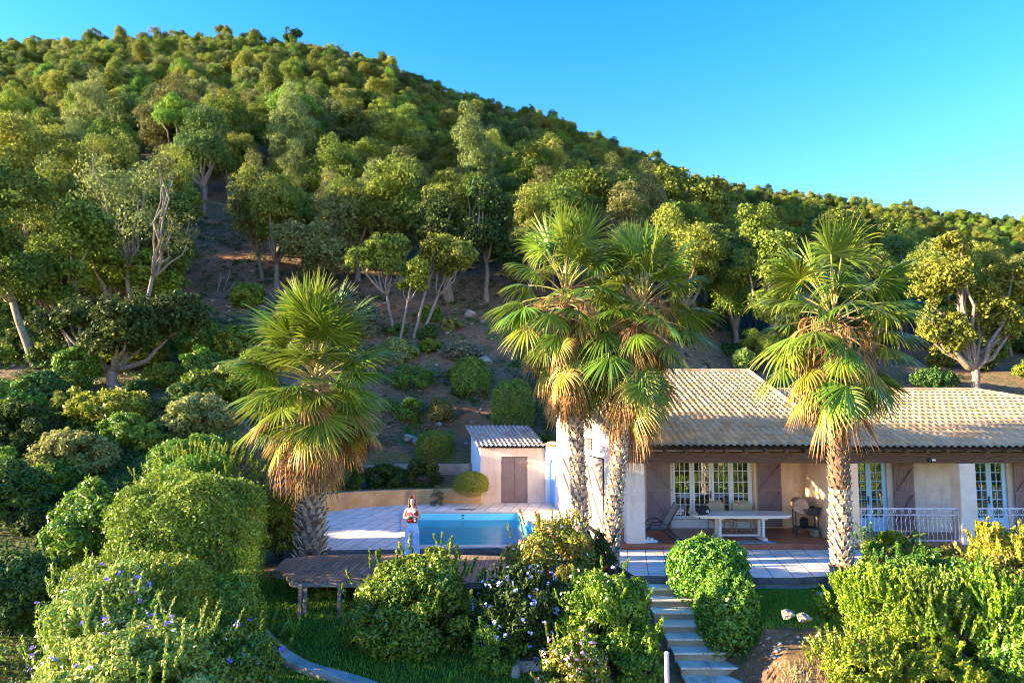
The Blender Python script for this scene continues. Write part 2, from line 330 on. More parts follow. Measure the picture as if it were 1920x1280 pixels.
U,Dd=np.meshgrid(us,ds); X=(U*np.maximum(Dd,9)).ravel(); Y=Dd.ravel(); Z=TZ(X,Y)
nu=len(us); nd=len(ds); i=np.arange((nd-1)*(nu-1)); r=i//(nu-1); c=i%(nu-1); q=r*nu+c
Fq=np.stack([q,q+1,q+nu+1,q+nu],1)
def groundmat():
    m,nt,b=newmat('soil_and_turf'); v=coords(nt)
    n1=noise(nt,v,.55,7,.65); n2=noise(nt,coords(nt,scale=(1,1.6,2.6)),3.2,9,.78)
    soil=ramp(nt,n2,[(.3,(.16,.085,.048)),(.5,(.36,.205,.12)),(.72,(.58,.385,.26))])
    red=ramp(nt,n2,[(.3,(.36,.14,.06)),(.6,(.52,.23,.11)),(.8,(.60,.34,.19))])
    litter=ramp(nt,n2,[(.3,(.07,.07,.03)),(.5,(.19,.16,.08)),(.72,(.36,.30,.19))])
    turf=ramp(nt,n2,[(.3,(.035,.09,.015)),(.55,(.06,.15,.022)),(.8,(.12,.19,.04))])
    def at(n):
        a=nt.nodes.new('ShaderNodeAttribute'); a.attribute_name=n; return a.outputs['Fac']
    c=mixc(nt,ramp(nt,n1,[(.4,(0,0,0)),(.6,(1,1,1))]),soil,litter)
    c=mixc(nt,at('red'),c,red); c=mixc(nt,at('turf'),c,turf)
    nt.links.new(c,b.inputs['Base Color']); b.inputs['Roughness'].default_value=.95; b.inputs['Specular IOR Level'].default_value=.1
    bump(nt,b,n2,1.0,.28); return m
M['ground']=groundmat()
PXa=960+F*X/np.maximum(Y,6)
wob=fbm(X*.6,Y*.6)
turf=np.clip(smooth(-9.5,-8,X)*smooth(1.6,.6,X)*(Y<18.5)+(X>4.6)*(Y>14.1+.35*wob)*(Y<19)*1.0+(smooth(-7.5,-9,X)*(Y<26)*.5),0,1)
redm=np.clip(smooth(.55,.2,((X+2.9)/2.6)**2+((Y-32.9)/1.9)**2)*1.2+smooth(1.2,.3,((X+4)/9)**2+((Y-43)/2.5)**2)*smooth(-.2,.5,wob)*.8+smooth(1.2,.3,((X+21)/7)**2+((Y-54)/5)**2)*smooth(-.2,.5,fbm(X*.3,Y*1.6))*.5+.32*smooth(28,31,Y)*smooth(54,46,Y)*smooth(-15,-9,X)*smooth(9,4,X),0,1)  # real red earth, plus a sunlit streak painted in as warm soil colour
me=np_mesh('ground',np.stack([X,Y,Z],1),Fq,{'turf':turf,'red':redm},M['ground'],smooth=True)
ground=tag(link('ground',me),kind='structure',label='hillside and garden ground of brown soil, grass and leaf litter')
xs_=np.linspace(-200,200,30); ys_=np.linspace(3.2,-200,30); A1,B1=np.meshgrid(xs_,ys_); Z1=np.where(B1>2,-2.9,-3.0+B1*.10)+fbm(A1*.2,B1*.2)*.3; i=np.arange(29*29); q=(i//29)*30+i%29
tag(link('ground',np_mesh('ground',np.stack([A1,B1,Z1],2).reshape(-1,3),np.stack([q,q+30,q+31,q+1],1),{'turf':np.full(900,.7),'red':np.zeros(900)},M['ground'],True)),kind='structure',label='lower slope falling away in front of the garden')
# ------------------------------------------------------------------ foliage
def unit(a): return a/np.maximum(np.linalg.norm(a,axis=1,keepdims=True),1e-9)
def leafquads(p,n,size,asp,rng,v,spread=.7,fold=.12,szvar=.45,align=None,flat=0):
    """p points, n outward normals -> diamond leaves. align: preferred leaf direction"""
    k=len(p); nn=unit(n+rng.normal(0,spread,(k,3)))
    if align is None: a=rng.normal(0,1,(k,3))
    else: a=np.broadcast_to(align,(k,3))+rng.normal(0,.35,(k,3))
    if align is None: t=unit(np.cross(nn,a)); 
    else:
        t=unit(a); nn=unit(nn-t*(nn*t).sum(1,keepdims=True))
    b=np.cross(nn,t); s=(size*(1-szvar+2*szvar*rng.random(k)))[:,None]
    V=np.empty((k,4,3)); V[:,0]=p-t*s*.5; V[:,1]=p+b*s*asp*.5+nn*s*fold; V[:,2]=p+t*s*.5; V[:,3]=p-b*s*asp*.5+nn*s*fold
    return V.reshape(-1,3),np.repeat(v,4)
def leafmesh(name,parts,mat):
    V=np.concatenate([a for a,_ in parts]); v=np.concatenate([b for _,b in parts])
    return np_mesh(name,V,np.arange(len(V)).reshape(-1,4),{'v':np.clip(v,0,1)},mat)
def rdir(k,rng): return unit(rng.normal(0,1,(k,3)))
def crown(name,R,nclump,nleaf,size,mat,seed,clump=.36,asp=.6,low=-.35,spread=.75,inner=.25,top=1.0,shell=(.55,1.0),lobes=0):
    """lumpy crown about the origin: R=(rx,ry,rz)"""
    rng=np.random.default_rng(seed); R=np.array(R,float)
    d=rdir(nclump*3,rng); d=d[d[:,2]>low][:nclump]; f=shell[0]+(shell[1]-shell[0])*rng.random(len(d))**.6
    # uneven outline: push some directions in
    f*=1-.28*(.5+.5*np.sin(d[:,0]*3.1+seed)*np.sin(d[:,1]*2.7+seed*1.7)*np.cos(d[:,2]*2.3+seed))
    c=d*R*f[:,None]
    if lobes:
        lc=rdir(lobes,rng)*R*.52*(.6+.6*rng.random((lobes,1))); lc[:,2]+=R[2]*np.linspace(-.25,.30,lobes); lr=.42+.28*rng.random(lobes); li=rng.integers(0,lobes,len(d)); c=lc[li]+d*R*(f*lr[li])[:,None]
    rc=clump*R.mean()*(.65+.7*rng.random(len(d)))
    w=rc**2; cnt=np.maximum((nleaf*w/w.sum()).astype(int),4)
    idx=np.repeat(np.arange(len(d)),cnt); k=len(idx)
    n=rdir(k,rng); flip=(n[:,2]<-.35)&(rng.random(k)<.75); n[flip,2]*=-1
    rr=rc[idx]*(1-inner*rng.random(k)**2)*(1+.2*np.sin(n[:,0]*7+idx)*np.sin(n[:,1]*6+idx*2))*(1+.13*rng.normal(0,1,k))
    p=c[idx]+n*rr[:,None]*np.array([1,1,.82]); nn=unit(n+.35*unit(c[idx]))
    ct=rng.random(len(d)); v=.15+.45*ct[idx]+.4*rng.random(k)
    return leafmesh(name,[leafquads(p,nn,size,asp,rng,v,spread)],mat),c,rc
def branches(name,base,targets,r0,mat,seed,fork=.35,bend=.12,nseg=5,n=7,extra=None):
    rng=random.Random(seed); mb=MB(); base=Vector(base); top=sum((Vector(t) for t in targets),Vector())/len(targets)
    fk=base.lerp(top,fork)+Vector((rng.uniform(-1,1),rng.uniform(-1,1),0))*bend*r0*4
    pts=[base-Vector((0,0,.3)),base+Vector((0,0,.05))]+[base.lerp(fk,t)+Vector((rng.uniform(-1,1),rng.uniform(-1,1),0))*bend*r0*1.5 for t in (.35,.7)]+[fk]
    mb.tube(pts,[r0*1.5,r0*1.25,r0,r0*.9,r0*.82],n+2)
    for t in targets:
        t=Vector(t); L=(t-fk).length; pp=[fk-Vector((0,0,r0*.4))]; 
        for s in range(1,nseg+1):
            q=fk.lerp(t,s/nseg); sag=math.sin(s/nseg*PI)*L*.12
            pp.append(q+Vector((rng.uniform(-1,1)*L*.05,rng.uniform(-1,1)*L*.05,-sag+rng.uniform(-1,1)*L*.04)))
        mb.tube(pp,[r0*.62*(1-.8*s/nseg)+.015 for s in range(nseg+1)],n-1)
    return mb.build(name,mat,smooth=True).data
def unlink_last(me):
    for o in list(bpy.data.objects):
        if o.data==me: bpy.data.objects.remove(o)
TREES={}
def tree_kind(key,H,R,cz,mat,seed,leaves,size,nclump=38,r0=.2,bark='bark',fork=.35,nt_=7,clump=.34,low=-.45,inner=.25,shell=(.55,1.0),lobes=0):
    cm,c,rc=crown(key+'_crown',R,nclump,leaves,size,M[mat],seed,clump,low=low,inner=inner,shell=shell,lobes=lobes)
    cm.transform(Matrix.Translation((0,0,cz)))
    pick=sorted(range(len(c)),key=lambda i:(hash((seed,i*7))%97))[:nt_]
    tm=branches(key+'_trunk',(0,0,0),[tuple(c[i]*.85+np.array([0,0,cz])) for i in pick],r0,M[bark],seed,fork); unlink_last(tm)
    TREES[key]=(cm,tm); return key
tree_kind('oak_a',7,(2.7,2.6,3.0),4.0,'oak',3,19000,.14,112,.18,clump=.19,shell=(.4,1.05),lobes=5)
tree_kind('oak_b',7,(3.1,2.7,2.6),3.7,'oak',11,19000,.14,108,.2,clump=.19,shell=(.4,1.05),lobes=6)
tree_kind('oak_c',7,(2.3,2.4,3.5),4.4,'oak_grey',23,19000,.14,112,.16,clump=.19,shell=(.4,1.05),lobes=6)
tree_kind('oak_d',7,(2.8,2.8,2.8),3.9,'oak_dark',31,18000,.14,105,.19,clump=.19,shell=(.4,1.05),lobes=5)
tree_kind('mid_a',7,(2.6,2.6,3.0),4.0,'oak',41,10000,.175,80,.2,nt_=4,clump=.20,shell=(.4,1.05),lobes=4)
tree_kind('mid_b',7,(2.8,2.6,2.7),3.7,'oak_grey',43,10000,.175,80,.2,nt_=4,clump=.20,shell=(.4,1.05),lobes=5)
tree_kind('mid_c',7,(2.4,2.5,3.2),4.2,'oak_dark',47,10000,.175,80,.2,nt_=4,clump=.20,shell=(.4,1.05),lobes=4)
tree_kind('oak_e',7,(3.0,2.5,3.2),4.2,'oak',71,19000,.14,112,.18,clump=.19,shell=(.4,1.05),lobes=7)
tree_kind('oak_f',7,(2.4,2.7,2.6),3.8,'lime_oak',73,18000,.14,102,.17,clump=.19,shell=(.4,1.05),lobes=5)
tree_kind('mid_d',7,(3.0,2.6,2.5),3.7,'oak',53,10000,.175,80,.2,nt_=4,clump=.20,shell=(.4,1.05),lobes=6)
tree_kind('mid_e',7,(2.3,2.3,2.7),3.9,'lime_oak',59,10000,.175,80,.2,nt_=4,clump=.20,shell=(.4,1.05),lobes=4)
def plant_tree(key,x,y,s,rz,label,group=None,cat='tree',name='oak_tree',sz=1.0,z=None,tilt=(0,0)):
    o=empty(name,(x,y,tz(x,y) if z is None else z),rz,label,cat,group); o.scale=(s,s,s*sz); o.rotation_euler=(tilt[0],tilt[1],rz)
    cm,tm=TREES[key]; link('crown',cm,None,o); link('trunk',tm,None,o); return o
# ---- the wood on the hillside: jittered rows, nearest 300 as single trees, the rest as one far wood
rng=random.Random(5); spots=[]
y=38.0
while y<372:
    sp=(4.0 if y<110 else 4.2) if y<200 else 5.0
    x=-1.05*y-10
    while x<1.05*y+10:
        jx=x+rng.uniform(-.42,.42)*sp; jy=y+rng.uniform(-.42,.42)*sp
        x+=sp*.95
        px=960+F*jx/jy
        yc=float(np.interp(px,_Dc[:,0],_Dc[:,1]))
        if jy>yc+6: continue
        if 980<px<1330 and jy<41: continue
        if 300<px<470 and jy<60 : continue
        if 470<=px<980 and jy<46.5: continue
        if px<300 and jy<41: continue
        if px>1330 and jy<40.5: continue
        spots.append((jx,jy,px))
    y+=sp*.82
vis=[s for s in spots if -260<s[2]<2180]; hid=[s for s in spots if not(-260<s[2]<2180) and s[1]<240]
vis.sort(key=lambda s:s[1]); inview=[s for s in vis if -40<s[2]<1960]
solo=inview[:272]; solo_set=set(solo); rest=[s for s in vis if s not in solo_set]+hid
zones=[((-9e9,640),'on the left side of the steep wooded hill'),((640,1000),'in the middle of the steep wooded hill'),((1000,1330),'on the slope behind the pair of palms'),((1330,9e9),'on the slope behind the tiled house')]
kinds=['oak_a','oak_b','oak_c','oak_d','oak_e','oak_f']; desc={'oak_e':'ragged many lobed oak','oak_f':'fresh green small oak','oak_a':'yellow green round topped oak','oak_b':'broad green spreading oak','oak_c':'grey olive tall crowned oak','oak_d':'dark green dense oak'}
for jx,jy,px in solo:
    k=rng.choices(kinds,[4,3,2.4,1.8,3,3])[0]; s=rng.choice([rng.uniform(.62,.95),rng.uniform(.85,1.2),rng.uniform(1.1,1.5)])*((.62 if jy<50 else .75) if px>1330 and jy<75 else .86)
    zt=[z for (a,b),z in zones if a<=px<b][0]
    far=' low' if jy<62 else ' high'
    plant_tree(k,jx,jy,s,rng.uniform(0,6.28),f'{desc[k]}{far} {zt}','oaks of the hillside wood',sz=rng.uniform(.85,1.3),tilt=(rng.uniform(-.12,.12),rng.uniform(-.12,.12)))
# far wood: one object, instanced
me=bpy.data.meshes.new('far_wood'); pts=[]; scl=[]; rot=[]; idx=[]
for jx,jy,px in rest:
    pts.append((jx,jy,tz(jx,jy)-.3)); s=rng.choice([rng.uniform(.55,.9),rng.uniform(.8,1.15),rng.uniform(1.0,1.3)])*(.92 if jy>200 else .88); scl.append((s,s,s*rng.uniform(.85,1.3))); rot.append(rng.uniform(0,6.28)); idx.append(rng.choices([0,1,2,3,4],[4,2.5,2,4,3])[0])
for _ in range(240):
    x_=rng.uniform(-60,60); y_=rng.uniform(-75,-9)
    pts.append((x_,y_,-3.0+y_*.10)); s=rng.uniform(.5,.8); scl.append((s*1.2,s*1.2,s)); rot.append(rng.uniform(0,6.28)); idx.append(rng.choice([0,1,2]))
me.from_pydata(pts,[],[])
a=me.attributes.new('scl','FLOAT_VECTOR','POINT'); a.data.foreach_set('vector',[c for s in scl for c in s])
a=me.attributes.new('rot','FLOAT','POINT'); a.data.foreach_set('value',rot)
a=me.attributes.new('idx','INT','POINT'); a.data.foreach_set('value',idx)
fw=tag(link('far_wood',me),kind='stuff',label='dense far wood of small green oaks covering the upper hill to the skyline',cat='wood')
src=bpy.data.collections.new('wood_source')
for k in ('mid_a','mid_b','mid_c','mid_d','mid_e'):
    bm=bmesh.new(); bm.from_mesh(TREES[k][0]); v0=len(bm.verts); bm.from_mesh(TREES[k][1]); bm.faces.ensure_lookup_table(); bm.verts.ensure_lookup_table()
    mm=bpy.data.meshes.new('wood_'+k); nf=len(TREES[k][0].polygons)
    for i_,f in enumerate(bm.faces): f.material_index=0 if i_<nf else 1
    bm.to_mesh(mm); bm.free(); mm.materials.append(TREES[k][0].materials[0]); mm.materials.append(TREES[k][1].materials[0])
    src.objects.link(bpy.data.objects.new('wood_'+k,mm))
ng=bpy.data.node_groups.new('wood','GeometryNodeTree'); ng.interface.new_socket('Geometry',in_out='INPUT',socket_type='NodeSocketGeometry'); ng.interface.new_socket('Geometry',in_out='OUTPUT',socket_type='NodeSocketGeometry')
gi=ng.nodes.new('NodeGroupInput'); go=ng.nodes.new('NodeGroupOutput'); ip=ng.nodes.new('GeometryNodeInstanceOnPoints'); ci=ng.nodes.new('GeometryNodeCollectionInfo')
ci.inputs['Collection'].default_value=src; ci.inputs['Separate Children'].default_value=True; ci.inputs['Reset Children'].default_value=True
def named(n,t):
    q=ng.nodes.new('GeometryNodeInputNamedAttribute'); q.data_type=t; q.inputs['Name'].default_value=n; return q.outputs['Attribute']
cx=ng.nodes.new('ShaderNodeCombineXYZ'); ng.links.new(named('rot','FLOAT'),cx.inputs[2])
ng.links.new(gi.outputs[0],ip.inputs['Points']); ng.links.new(ci.outputs[0],ip.inputs['Instance']); ip.inputs['Pick Instance'].default_value=True
ng.links.new(named('idx','INT'),ip.inputs['Instance Index']); ng.links.new(cx.outputs[0],ip.inputs['Rotation']); ng.links.new(named('scl','FLOAT_VECTOR'),ip.inputs['Scale'])
ng.links.new(ip.outputs[0],go.inputs[0]); fm=fw.modifiers.new('wood','NODES'); fm.node_group=ng
print('trees solo',len(solo),'far',len(rest))
M['riser_dark']=surf('damp_slab_edge',(.10,.09,.085),(.20,.175,.16),4,.95,40,.4,.01)  # slab sides darker than the paved top
# ------------------------------------------------------------------ terrace, pool, deck
def slab(name,poly,holes,z0,z1,mat,kind=None,**kw):
    """horizontal slab with holes, real thickness"""
    bm=bmesh.new()
    def loop(p): 
        vs=[bm.verts.new((a[0],a[1],z1)) for a in p]; return [bm.edges.new((vs[i],vs[(i+1)%len(vs)])) for i in range(len(vs))]
    es=loop(poly)
    for h in holes: es+=loop(h)
    bmesh.ops.triangle_fill(bm,use_beauty=True,use_dissolve=False,edges=es,normal=(0,0,1))
    for f in bm.faces:
        if f.normal.z<0: f.normal_flip()
    top=list(bm.faces); ex=bmesh.ops.extrude_face_region(bm,geom=top)
    bmesh.ops.translate(bm,verts=[g for g in ex['geom'] if isinstance(g,bmesh.types.BMVert)],vec=(0,0,z0-z1))
    bmesh.ops.recalc_face_normals(bm,faces=list(bm.faces))
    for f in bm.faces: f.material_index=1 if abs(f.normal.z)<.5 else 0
    me=bpy.data.meshes.new(name); bm.to_mesh(me); bm.free(); me.materials.append(mat); me.materials.append(M['riser_dark']); return tag(link(name,me,None),kind=kind,**kw)
pool=[(p.x,p.y) for p in POOL]
# pool: front edge, right edge, back edge, left edge
tl=G(596,1031); tr=G(1000,1025)
outer=[(tl.x,tl.y),(tr.x-1.0,tr.y-.12),(1.9,18.6),(2.6,17.6),(2.9,16.55),(6.5,16.35),(9.6,16.9),(10.1,17.6),(10.1,19.75),(3.0,19.75),(2.6,21.2),(2.0,27.6),(1.4,28.25),(-1.3,28.3)]+[(q.x,q.y+.05) for q in _w[::-1]]+[(_w[0].x-.3,_w[0].y-.8),(-7.2,22)]
slab('terrace',outer,[pool],-.16,0,M['paving'],'structure',label='pale square paved terrace round the pool and before the porch')
pe=MB(); pe.prism([(2.9,16.55),(3.0,16.62),(6.5,16.42),(9.6,16.97),(9.6,16.9),(6.5,16.35)][::1],-.55,-.162)
# terrace kerb under the front edge
kb=MB()
kb.prism([(2.62,17.55),(2.92,16.60),(6.5,16.40),(9.5,16.95),(9.5,17.2),(6.5,16.7),(3.05,16.95),(2.8,17.7)],-.8,-.165)
kb.prism([(tl.x+.02,tl.y+.06),(tr.x-1.0,tr.y-.06),(tr.x-1.0,tr.y+.2),(tl.x+.02,tl.y+.3)],-1.4,-.165)
tag(kb.build('terrace_edge',M['concrete']),label='weathered concrete edge carrying the front of the paved terrace',kind='structure')
# pool: basin, coping, water, skimmer
def offs(poly,d):
    out=[]; n=len(poly)
    for i in range(n):
        a,b,c=Vector(poly[i-1]),Vector(poly[i]),Vector(poly[(i+1)%n])
        e1=(b-a).normalized(); e2=(c-b).normalized(); n1=Vector((e1.y,-e1.x)); n2=Vector((e2.y,-e2.x)); m_=(n1+n2).normalized(); out.append(tuple(b+m_*d/max(.3,m_.dot(n1))))
    return out
pr=empty('swimming_pool',(0,0,0),0,'rectangular swimming pool with turquoise water and pale coping beside the palm','swimming pool')
bs=MB(); ip_=[Vector((p[0],p[1],0)) for p in pool]; n=4
pin=offs(pool,-.012); bs.add([(p[0],p[1],.003) for p in pin]+[(p[0],p[1],-1.1) for p in pin],[(0,4,5,1),(1,5,6,2),(2,6,7,3),(3,7,4,0),(4,7,6,5)])
bs.build('basin',M['liner'],pr)
ctr=sum(ip_,Vector())/4
cp=MB(); inn=offs(pool,-.02); ou=offs(pool,.28)
for i in range(4):
    j=(i+1)%4; a,b,c,d=inn[i],inn[j],ou[j],ou[i]
    cp.prism([a,b,c,d] if (Vector(b)-Vector(a)).cross(Vector(c)-Vector(b))>0 else [d,c,b,a],.004,.028)
M['coping']=surf('pinkish_stone_coping',(.50,.42,.37),(.62,.53,.48),3,.8,40,.3,.01)
cp.build('coping',M['coping'],pr,bevel=.008)
wm=MB(); wm.add([(p[0],p[1],-.24) for p in pool],[(0,1,2,3)]); wm.build('water',M['water'],pr)
sk=MB(); a=G(868,967,-.1); yk=pool[2][1]; sk.box(a.x-.05,a.x+.05,yk-.03,yk-.014,-.09,-.05); sk.box(a.x-.03,a.x+.03,yk-.03,yk-.014,-.19,-.15)
sk.build('skimmer',M['black_cloth'],pr)
g=G(872,955); gt=MB()
for k in range(9): gt.box(g.x-.36+k*.08,g.x-.31+k*.08,g.y-.07,g.y+.07,.003,.012)
gt.box(g.x-.38,g.x+.40,g.y-.09,g.y-.07,.003,.014); gt.box(g.x-.38,g.x+.40,g.y+.07,g.y+.09,.003,.014)
tag(gt.build('drain_grate',M['dark_iron']),'small dark slotted drain grate in the paving behind the pool','drain')
# deck of weathered shingles on posts
dk=empty('wooden_deck',(0,0,0),0,'brown weathered deck with cut corner standing on posts in front of the pool','deck')
dz=-.035
def GD(px,py): p=G(px,py,dz); return (p.x,p.y)
dpoly=[GD(513,1068),GD(538,1076),GD(548,1088),GD(640,1088),GD(800,1090),(.35,16.0),(.9,18.6),GD(758,1036),GD(596,1040),GD(535,1046)]
mb=MB(); mb.prism(dpoly,dz-.05,dz); mb.build('deck_boards',M['shingle'],dk)
fa=MB()
for i in (9,0,1,2,3,4):
    a=Vector((*dpoly[i],dz-.095)); b=Vector((*dpoly[(i+1)%10],dz-.095)); fa.beam(a,b,.05,.085)
fa.build('fascia',M['deadwood'],dk)
for px,py in ((562,1092),(572,1089),(636,1092),(760,1092),(560,1060),(700,1060)):
    p=G(px,py,dz); pb=MB(); pb.box(p.x-.04,p.x+.04,p.y+.03,p.y+.11,tz(p.x,p.y)-.2,dz-.055); pb.build('post',M['deadwood'],dk,bevel=.006)
# ------------------------------------------------------------------ tiled roofs
def roof_mesh(name,poly,orig,dx,dy,slope,mat,parent,tw=.20,tl=.34,amp=.030,z0=0.0,seed=1,res=8):
    """canal tiles laid on a slope: orig (x,y,z) at the eave, dx along eave, dy up the slope in plan; poly clips in (a along eave, b up slope plan)"""
    rs=np.random.default_rng(seed); amax=max(p[0] for p in poly); amin=min(p[0] for p in poly); bmax=max(p[1] for p in poly)
    na=int((amax-amin)/tw*res)+1; A=amin+np.arange(na)*tw/res
    Bs=[]; H=[]; k=0
    while k*tl<bmax: Bs+= [k*tl,min((k+1)*tl-.002,bmax)]; H+=[amp*1.5,0.0]; k+=1
    Bs=np.array(Bs); H=np.array(H); nb=len(Bs)
    AA,BB=np.meshgrid(A,Bs); HH=np.repeat(H[:,None],na,1)
    ph=(AA/tw)%1.0; wave=np.where(ph<.62,np.sin(ph/.62*PI),-.55*np.sin((ph-.62)/.38*PI))*amp*(1.15)
    ti=(AA/tw).astype(int); tj=np.repeat((np.arange(nb)//2)[:,None],na,1)
    jit=rs.random((ti.max()+2,tj.max()+2)); tj_=jit[ti,tj]
    z=BB*slope+wave+HH+tj_*.006
    bo=(rs.random((ti.max()+2,tj.max()+2))-.5)*.035; BB2=BB+bo[ti,tj]*(BB>0.01)
    dx=np.array(dx,float); dy=np.array(dy,float); o=np.array(orig,float)
    Xw=o[0]+AA*dx[0]+BB2*dy[0]; Yw=o[1]+AA*dx[1]+BB2*dy[1]; Zw=o[2]+z
    q=np.arange((nb-1)*(na-1)); r=q//(na-1); c=q%(na-1); i0=r*na+c; F4=np.stack([i0,i0+1,i0+na+1,i0+na],1)
    ac=AA.ravel()[i0]+tw/res/2; bc=(BB.ravel()[i0]+BB.ravel()[i0+na])/2
    ins=np.zeros(len(i0),bool); n=len(poly)
    for i in range(n):
        (x1,y1),(x2,y2)=poly[i],poly[(i+1)%n]; cr=((y1>bc)!=(y2>bc)); xx=(x2-x1)*(bc-y1)/((y2-y1) if y2!=y1 else 1e-9)+x1; ins^=cr&(ac<xx)
    V=np.stack([Xw.ravel(),Yw.ravel(),Zw.ravel()],1)
    me=np_mesh(name,V,F4[ins],{'v':np.clip(tj_*.8+.1+rs.normal(0,.05,tj_.shape),0,1).ravel()},mat)
    return link(name,me,None,parent)
house=empty('villa',(0,0,0),0,'long single storey villa with cream tiled roof, deep porch and mauve brown shutters','house')
EY=19.15; EZ=2.80; SL=.31
XL0=3.02; XR=9.35; D1=7.9; D2=5.45; XE=22.5; XRG=16.6
roofA=roof_mesh('roof',[(0,0),(XR-XL0,0),(XR-XL0,D1),(-1.55,D1)],(XL0,EY,EZ+.03),(1,0),(0,1),SL,M['roof_tile'],house,seed=2)
roofB=roof_mesh('roof',[(0,0),(XE-XR,0),(XE-XR,.02),(XRG-XR,D2),(0,D2)],(XR+.01,EY,EZ),(1,0),(0,1),SL,M['roof_tile'],house,seed=3)
# hip end and rear slopes (plain tiles seen only from the side)
roof_mesh('hip_roof',[(0,0),(D2*2,0),(D2,D2-.02),(D2-.02,D2-.02)],(XE,EY,EZ),(0,1),(-1.08,0),SL,M['roof_tile'],house,seed=4)
roof_mesh('rear_roof',[(0,0),(XE-XR,0),(XE-XR,D2),(XE-XRG-.1,D2),(0,.1)][:4] if 0 else [(0,0),(XE-XR,0),(XE-XR,D2),(XE-XRG,D2)],(XE,EY+2*D2,EZ),(-1,0),(0,-1),SL,M['roof_tile'],house,seed=5)
roof_mesh('rear_roof',[(0,0),(XR-XL0+1.9,0),(XR-XL0+1.9,3.4),(0,3.4)],(XR,EY+D1+3.4,EZ+D1*SL-3.4*SL+.03),(-1,0),(0,-1),SL,M['roof_tile'],house,seed=6)
# step between the two roofs, closed with a rendered strip
mb=MB(); 
mb.add([(XR-.02,EY+.6,EZ+.1),(XR-.02,EY+D1,EZ-1.2),(XR-.02,EY+D1+3.2,EZ-1.2),(XR-.02,EY+D1+3.2,EZ+D1*SL-3.2*SL),(XR-.02,EY+D1,EZ+D1*SL-.02),(XR-.02,EY+.6,EZ+.6*SL-.02)],[(0,1,2,3,4,5)]); mb.build('gable_wall',M['stucco_cream'],house)
# ridge tiles and eave tiles
def ridge(a,b,name='ridge_tiles',r=.11,mat='roof_tile'):
    a=Vector(a); b=Vector(b); L=(b-a).length; n=int(L/.36); V=[]; F_=[]; vv=[]; rs=random.Random(7); d=(b-a).normalized(); s=d.cross(Vector((0,0,1))).normalized(); u=s.cross(d)
    for k in range(n):
        t=rs.random(); o=len(V)
        for e,(tt,rr) in enumerate(((k/n,r),((k+1.08)/n,r*.86))):
            p=a.lerp(b,tt)
            for m_ in range(7):
                an=PI*m_/6; V.append(p+s*math.cos(an)*rr+u*math.sin(an)*rr); vv.append(t)
        F_+=[(o+m_,o+m_+1,o+m_+8,o+m_+7) for m_ in range(6)]
    me=np_mesh(name,np.array([tuple(v) for v in V]),np.array(F_),{'v':np.array(vv)},M[mat]); return link(name,me,None,house)
ridge((XL0-1.55,EY+D1,EZ+D1*SL+.03),(XR+.02,EY+D1,EZ+D1*SL+.03))
ridge((XR,EY+D2,EZ+D2*SL),(XRG,EY+D2,EZ+D2*SL)); ridge((XRG,EY+D2,EZ+D2*SL),(XE,EY,EZ+.03)); ridge((XR,EY+.2,EZ+.12),(XR,EY+D1,EZ+D1*SL+.07),'verge_tiles',.09)
ridge((XL0-.02,EY+.1,EZ+.08),(XL0-1.57,EY+D1,EZ+D1*SL+.08),'verge_tiles',.09)
# soffit board, rafters, fascia beam
mb=MB(); mb.add([(XL0,EY+.05,EZ-.05),(XE,EY+.05,EZ-.05),(XE,EY+2.9,EZ-.05+2.85*SL),(XL0-.4,EY+2.9,EZ-.05+2.85*SL)],[(0,3,2,1)]); mb.build('soffit',M['beam'],house)
mb=MB(); x=XL0+.15
while x<XE-.5: mb.beam((x,EY+.02,EZ-.085),(x,EY+1.4,EZ-.085+1.38*SL),.09,.11); x+=.56
mb.build('rafters',M['beam'],house)
mb=MB(); mb.box(3.22,22.0,19.52,19.76,2.36,2.66); mb.build('porch_beam',M['beam'],house,bevel=.015)
mb=MB(); mb.beam((3.05,21.15,2.49),(3.35,19.9,2.49),.20,.25); mb.build('side_beam',M['stucco_cream'],house,bevel=.01)
# pillars
def pillar(x0,x1,y0,y1,z0,m='stucco_grey'):
    mb=MB(); mb.box(x0,x1,y0,y1,z0,2.358); return mb.build('pillar',M[m],house,bevel=.012)
pillar(3.2,3.72,19.42,19.9,-.3); pillar(12.57,13.02,19.42,19.86,-.6); pillar(17.6,18.04,19.42,19.86,-.6)
# left end wall with door opening (skewed wall)
A_=Vector((2.98,21.15)); B_=Vector((1.72,26.6)); dw=(B_-A_).normalized(); nw=Vector((dw.y,-dw.x)) # nw: towards the house inside
if nw.x<0: nw=-nw
LW=(B_-A_).length
def wallpt(s,off,z): p=A_+dw*s+nw*off; return (p.x,p.y,z)
def roofz(y): return EZ-.07+(y-EY)*SL
wl=MB()
def wseg(s0,s1,z0,z1a=None):
    ya=wallpt(s0,0,0)[1]; yb=wallpt(s1,0,0)[1]
    a=[wallpt(s0,0,0)[:2],wallpt(s0,.3,0)[:2],wallpt(s1,.3,0)[:2],wallpt(s1,0,0)[:2]]
    za,zb=(roofz(ya),roofz(yb)) if z1a is None else (z1a,z1a)
    wl.prism(a,z0,[za,za,zb,zb])
dsa,dsb=.45,2.05
wseg(0,dsa,-.3); wseg(dsa,dsb,2.32); wseg(dsb,3.7,-.3); wseg(3.7,4.5,-.3,.75); wseg(3.7,4.5,2.2); wseg(4.5,LW,-.3)
wl.build('end_wall',M['stucco_cream'],house)
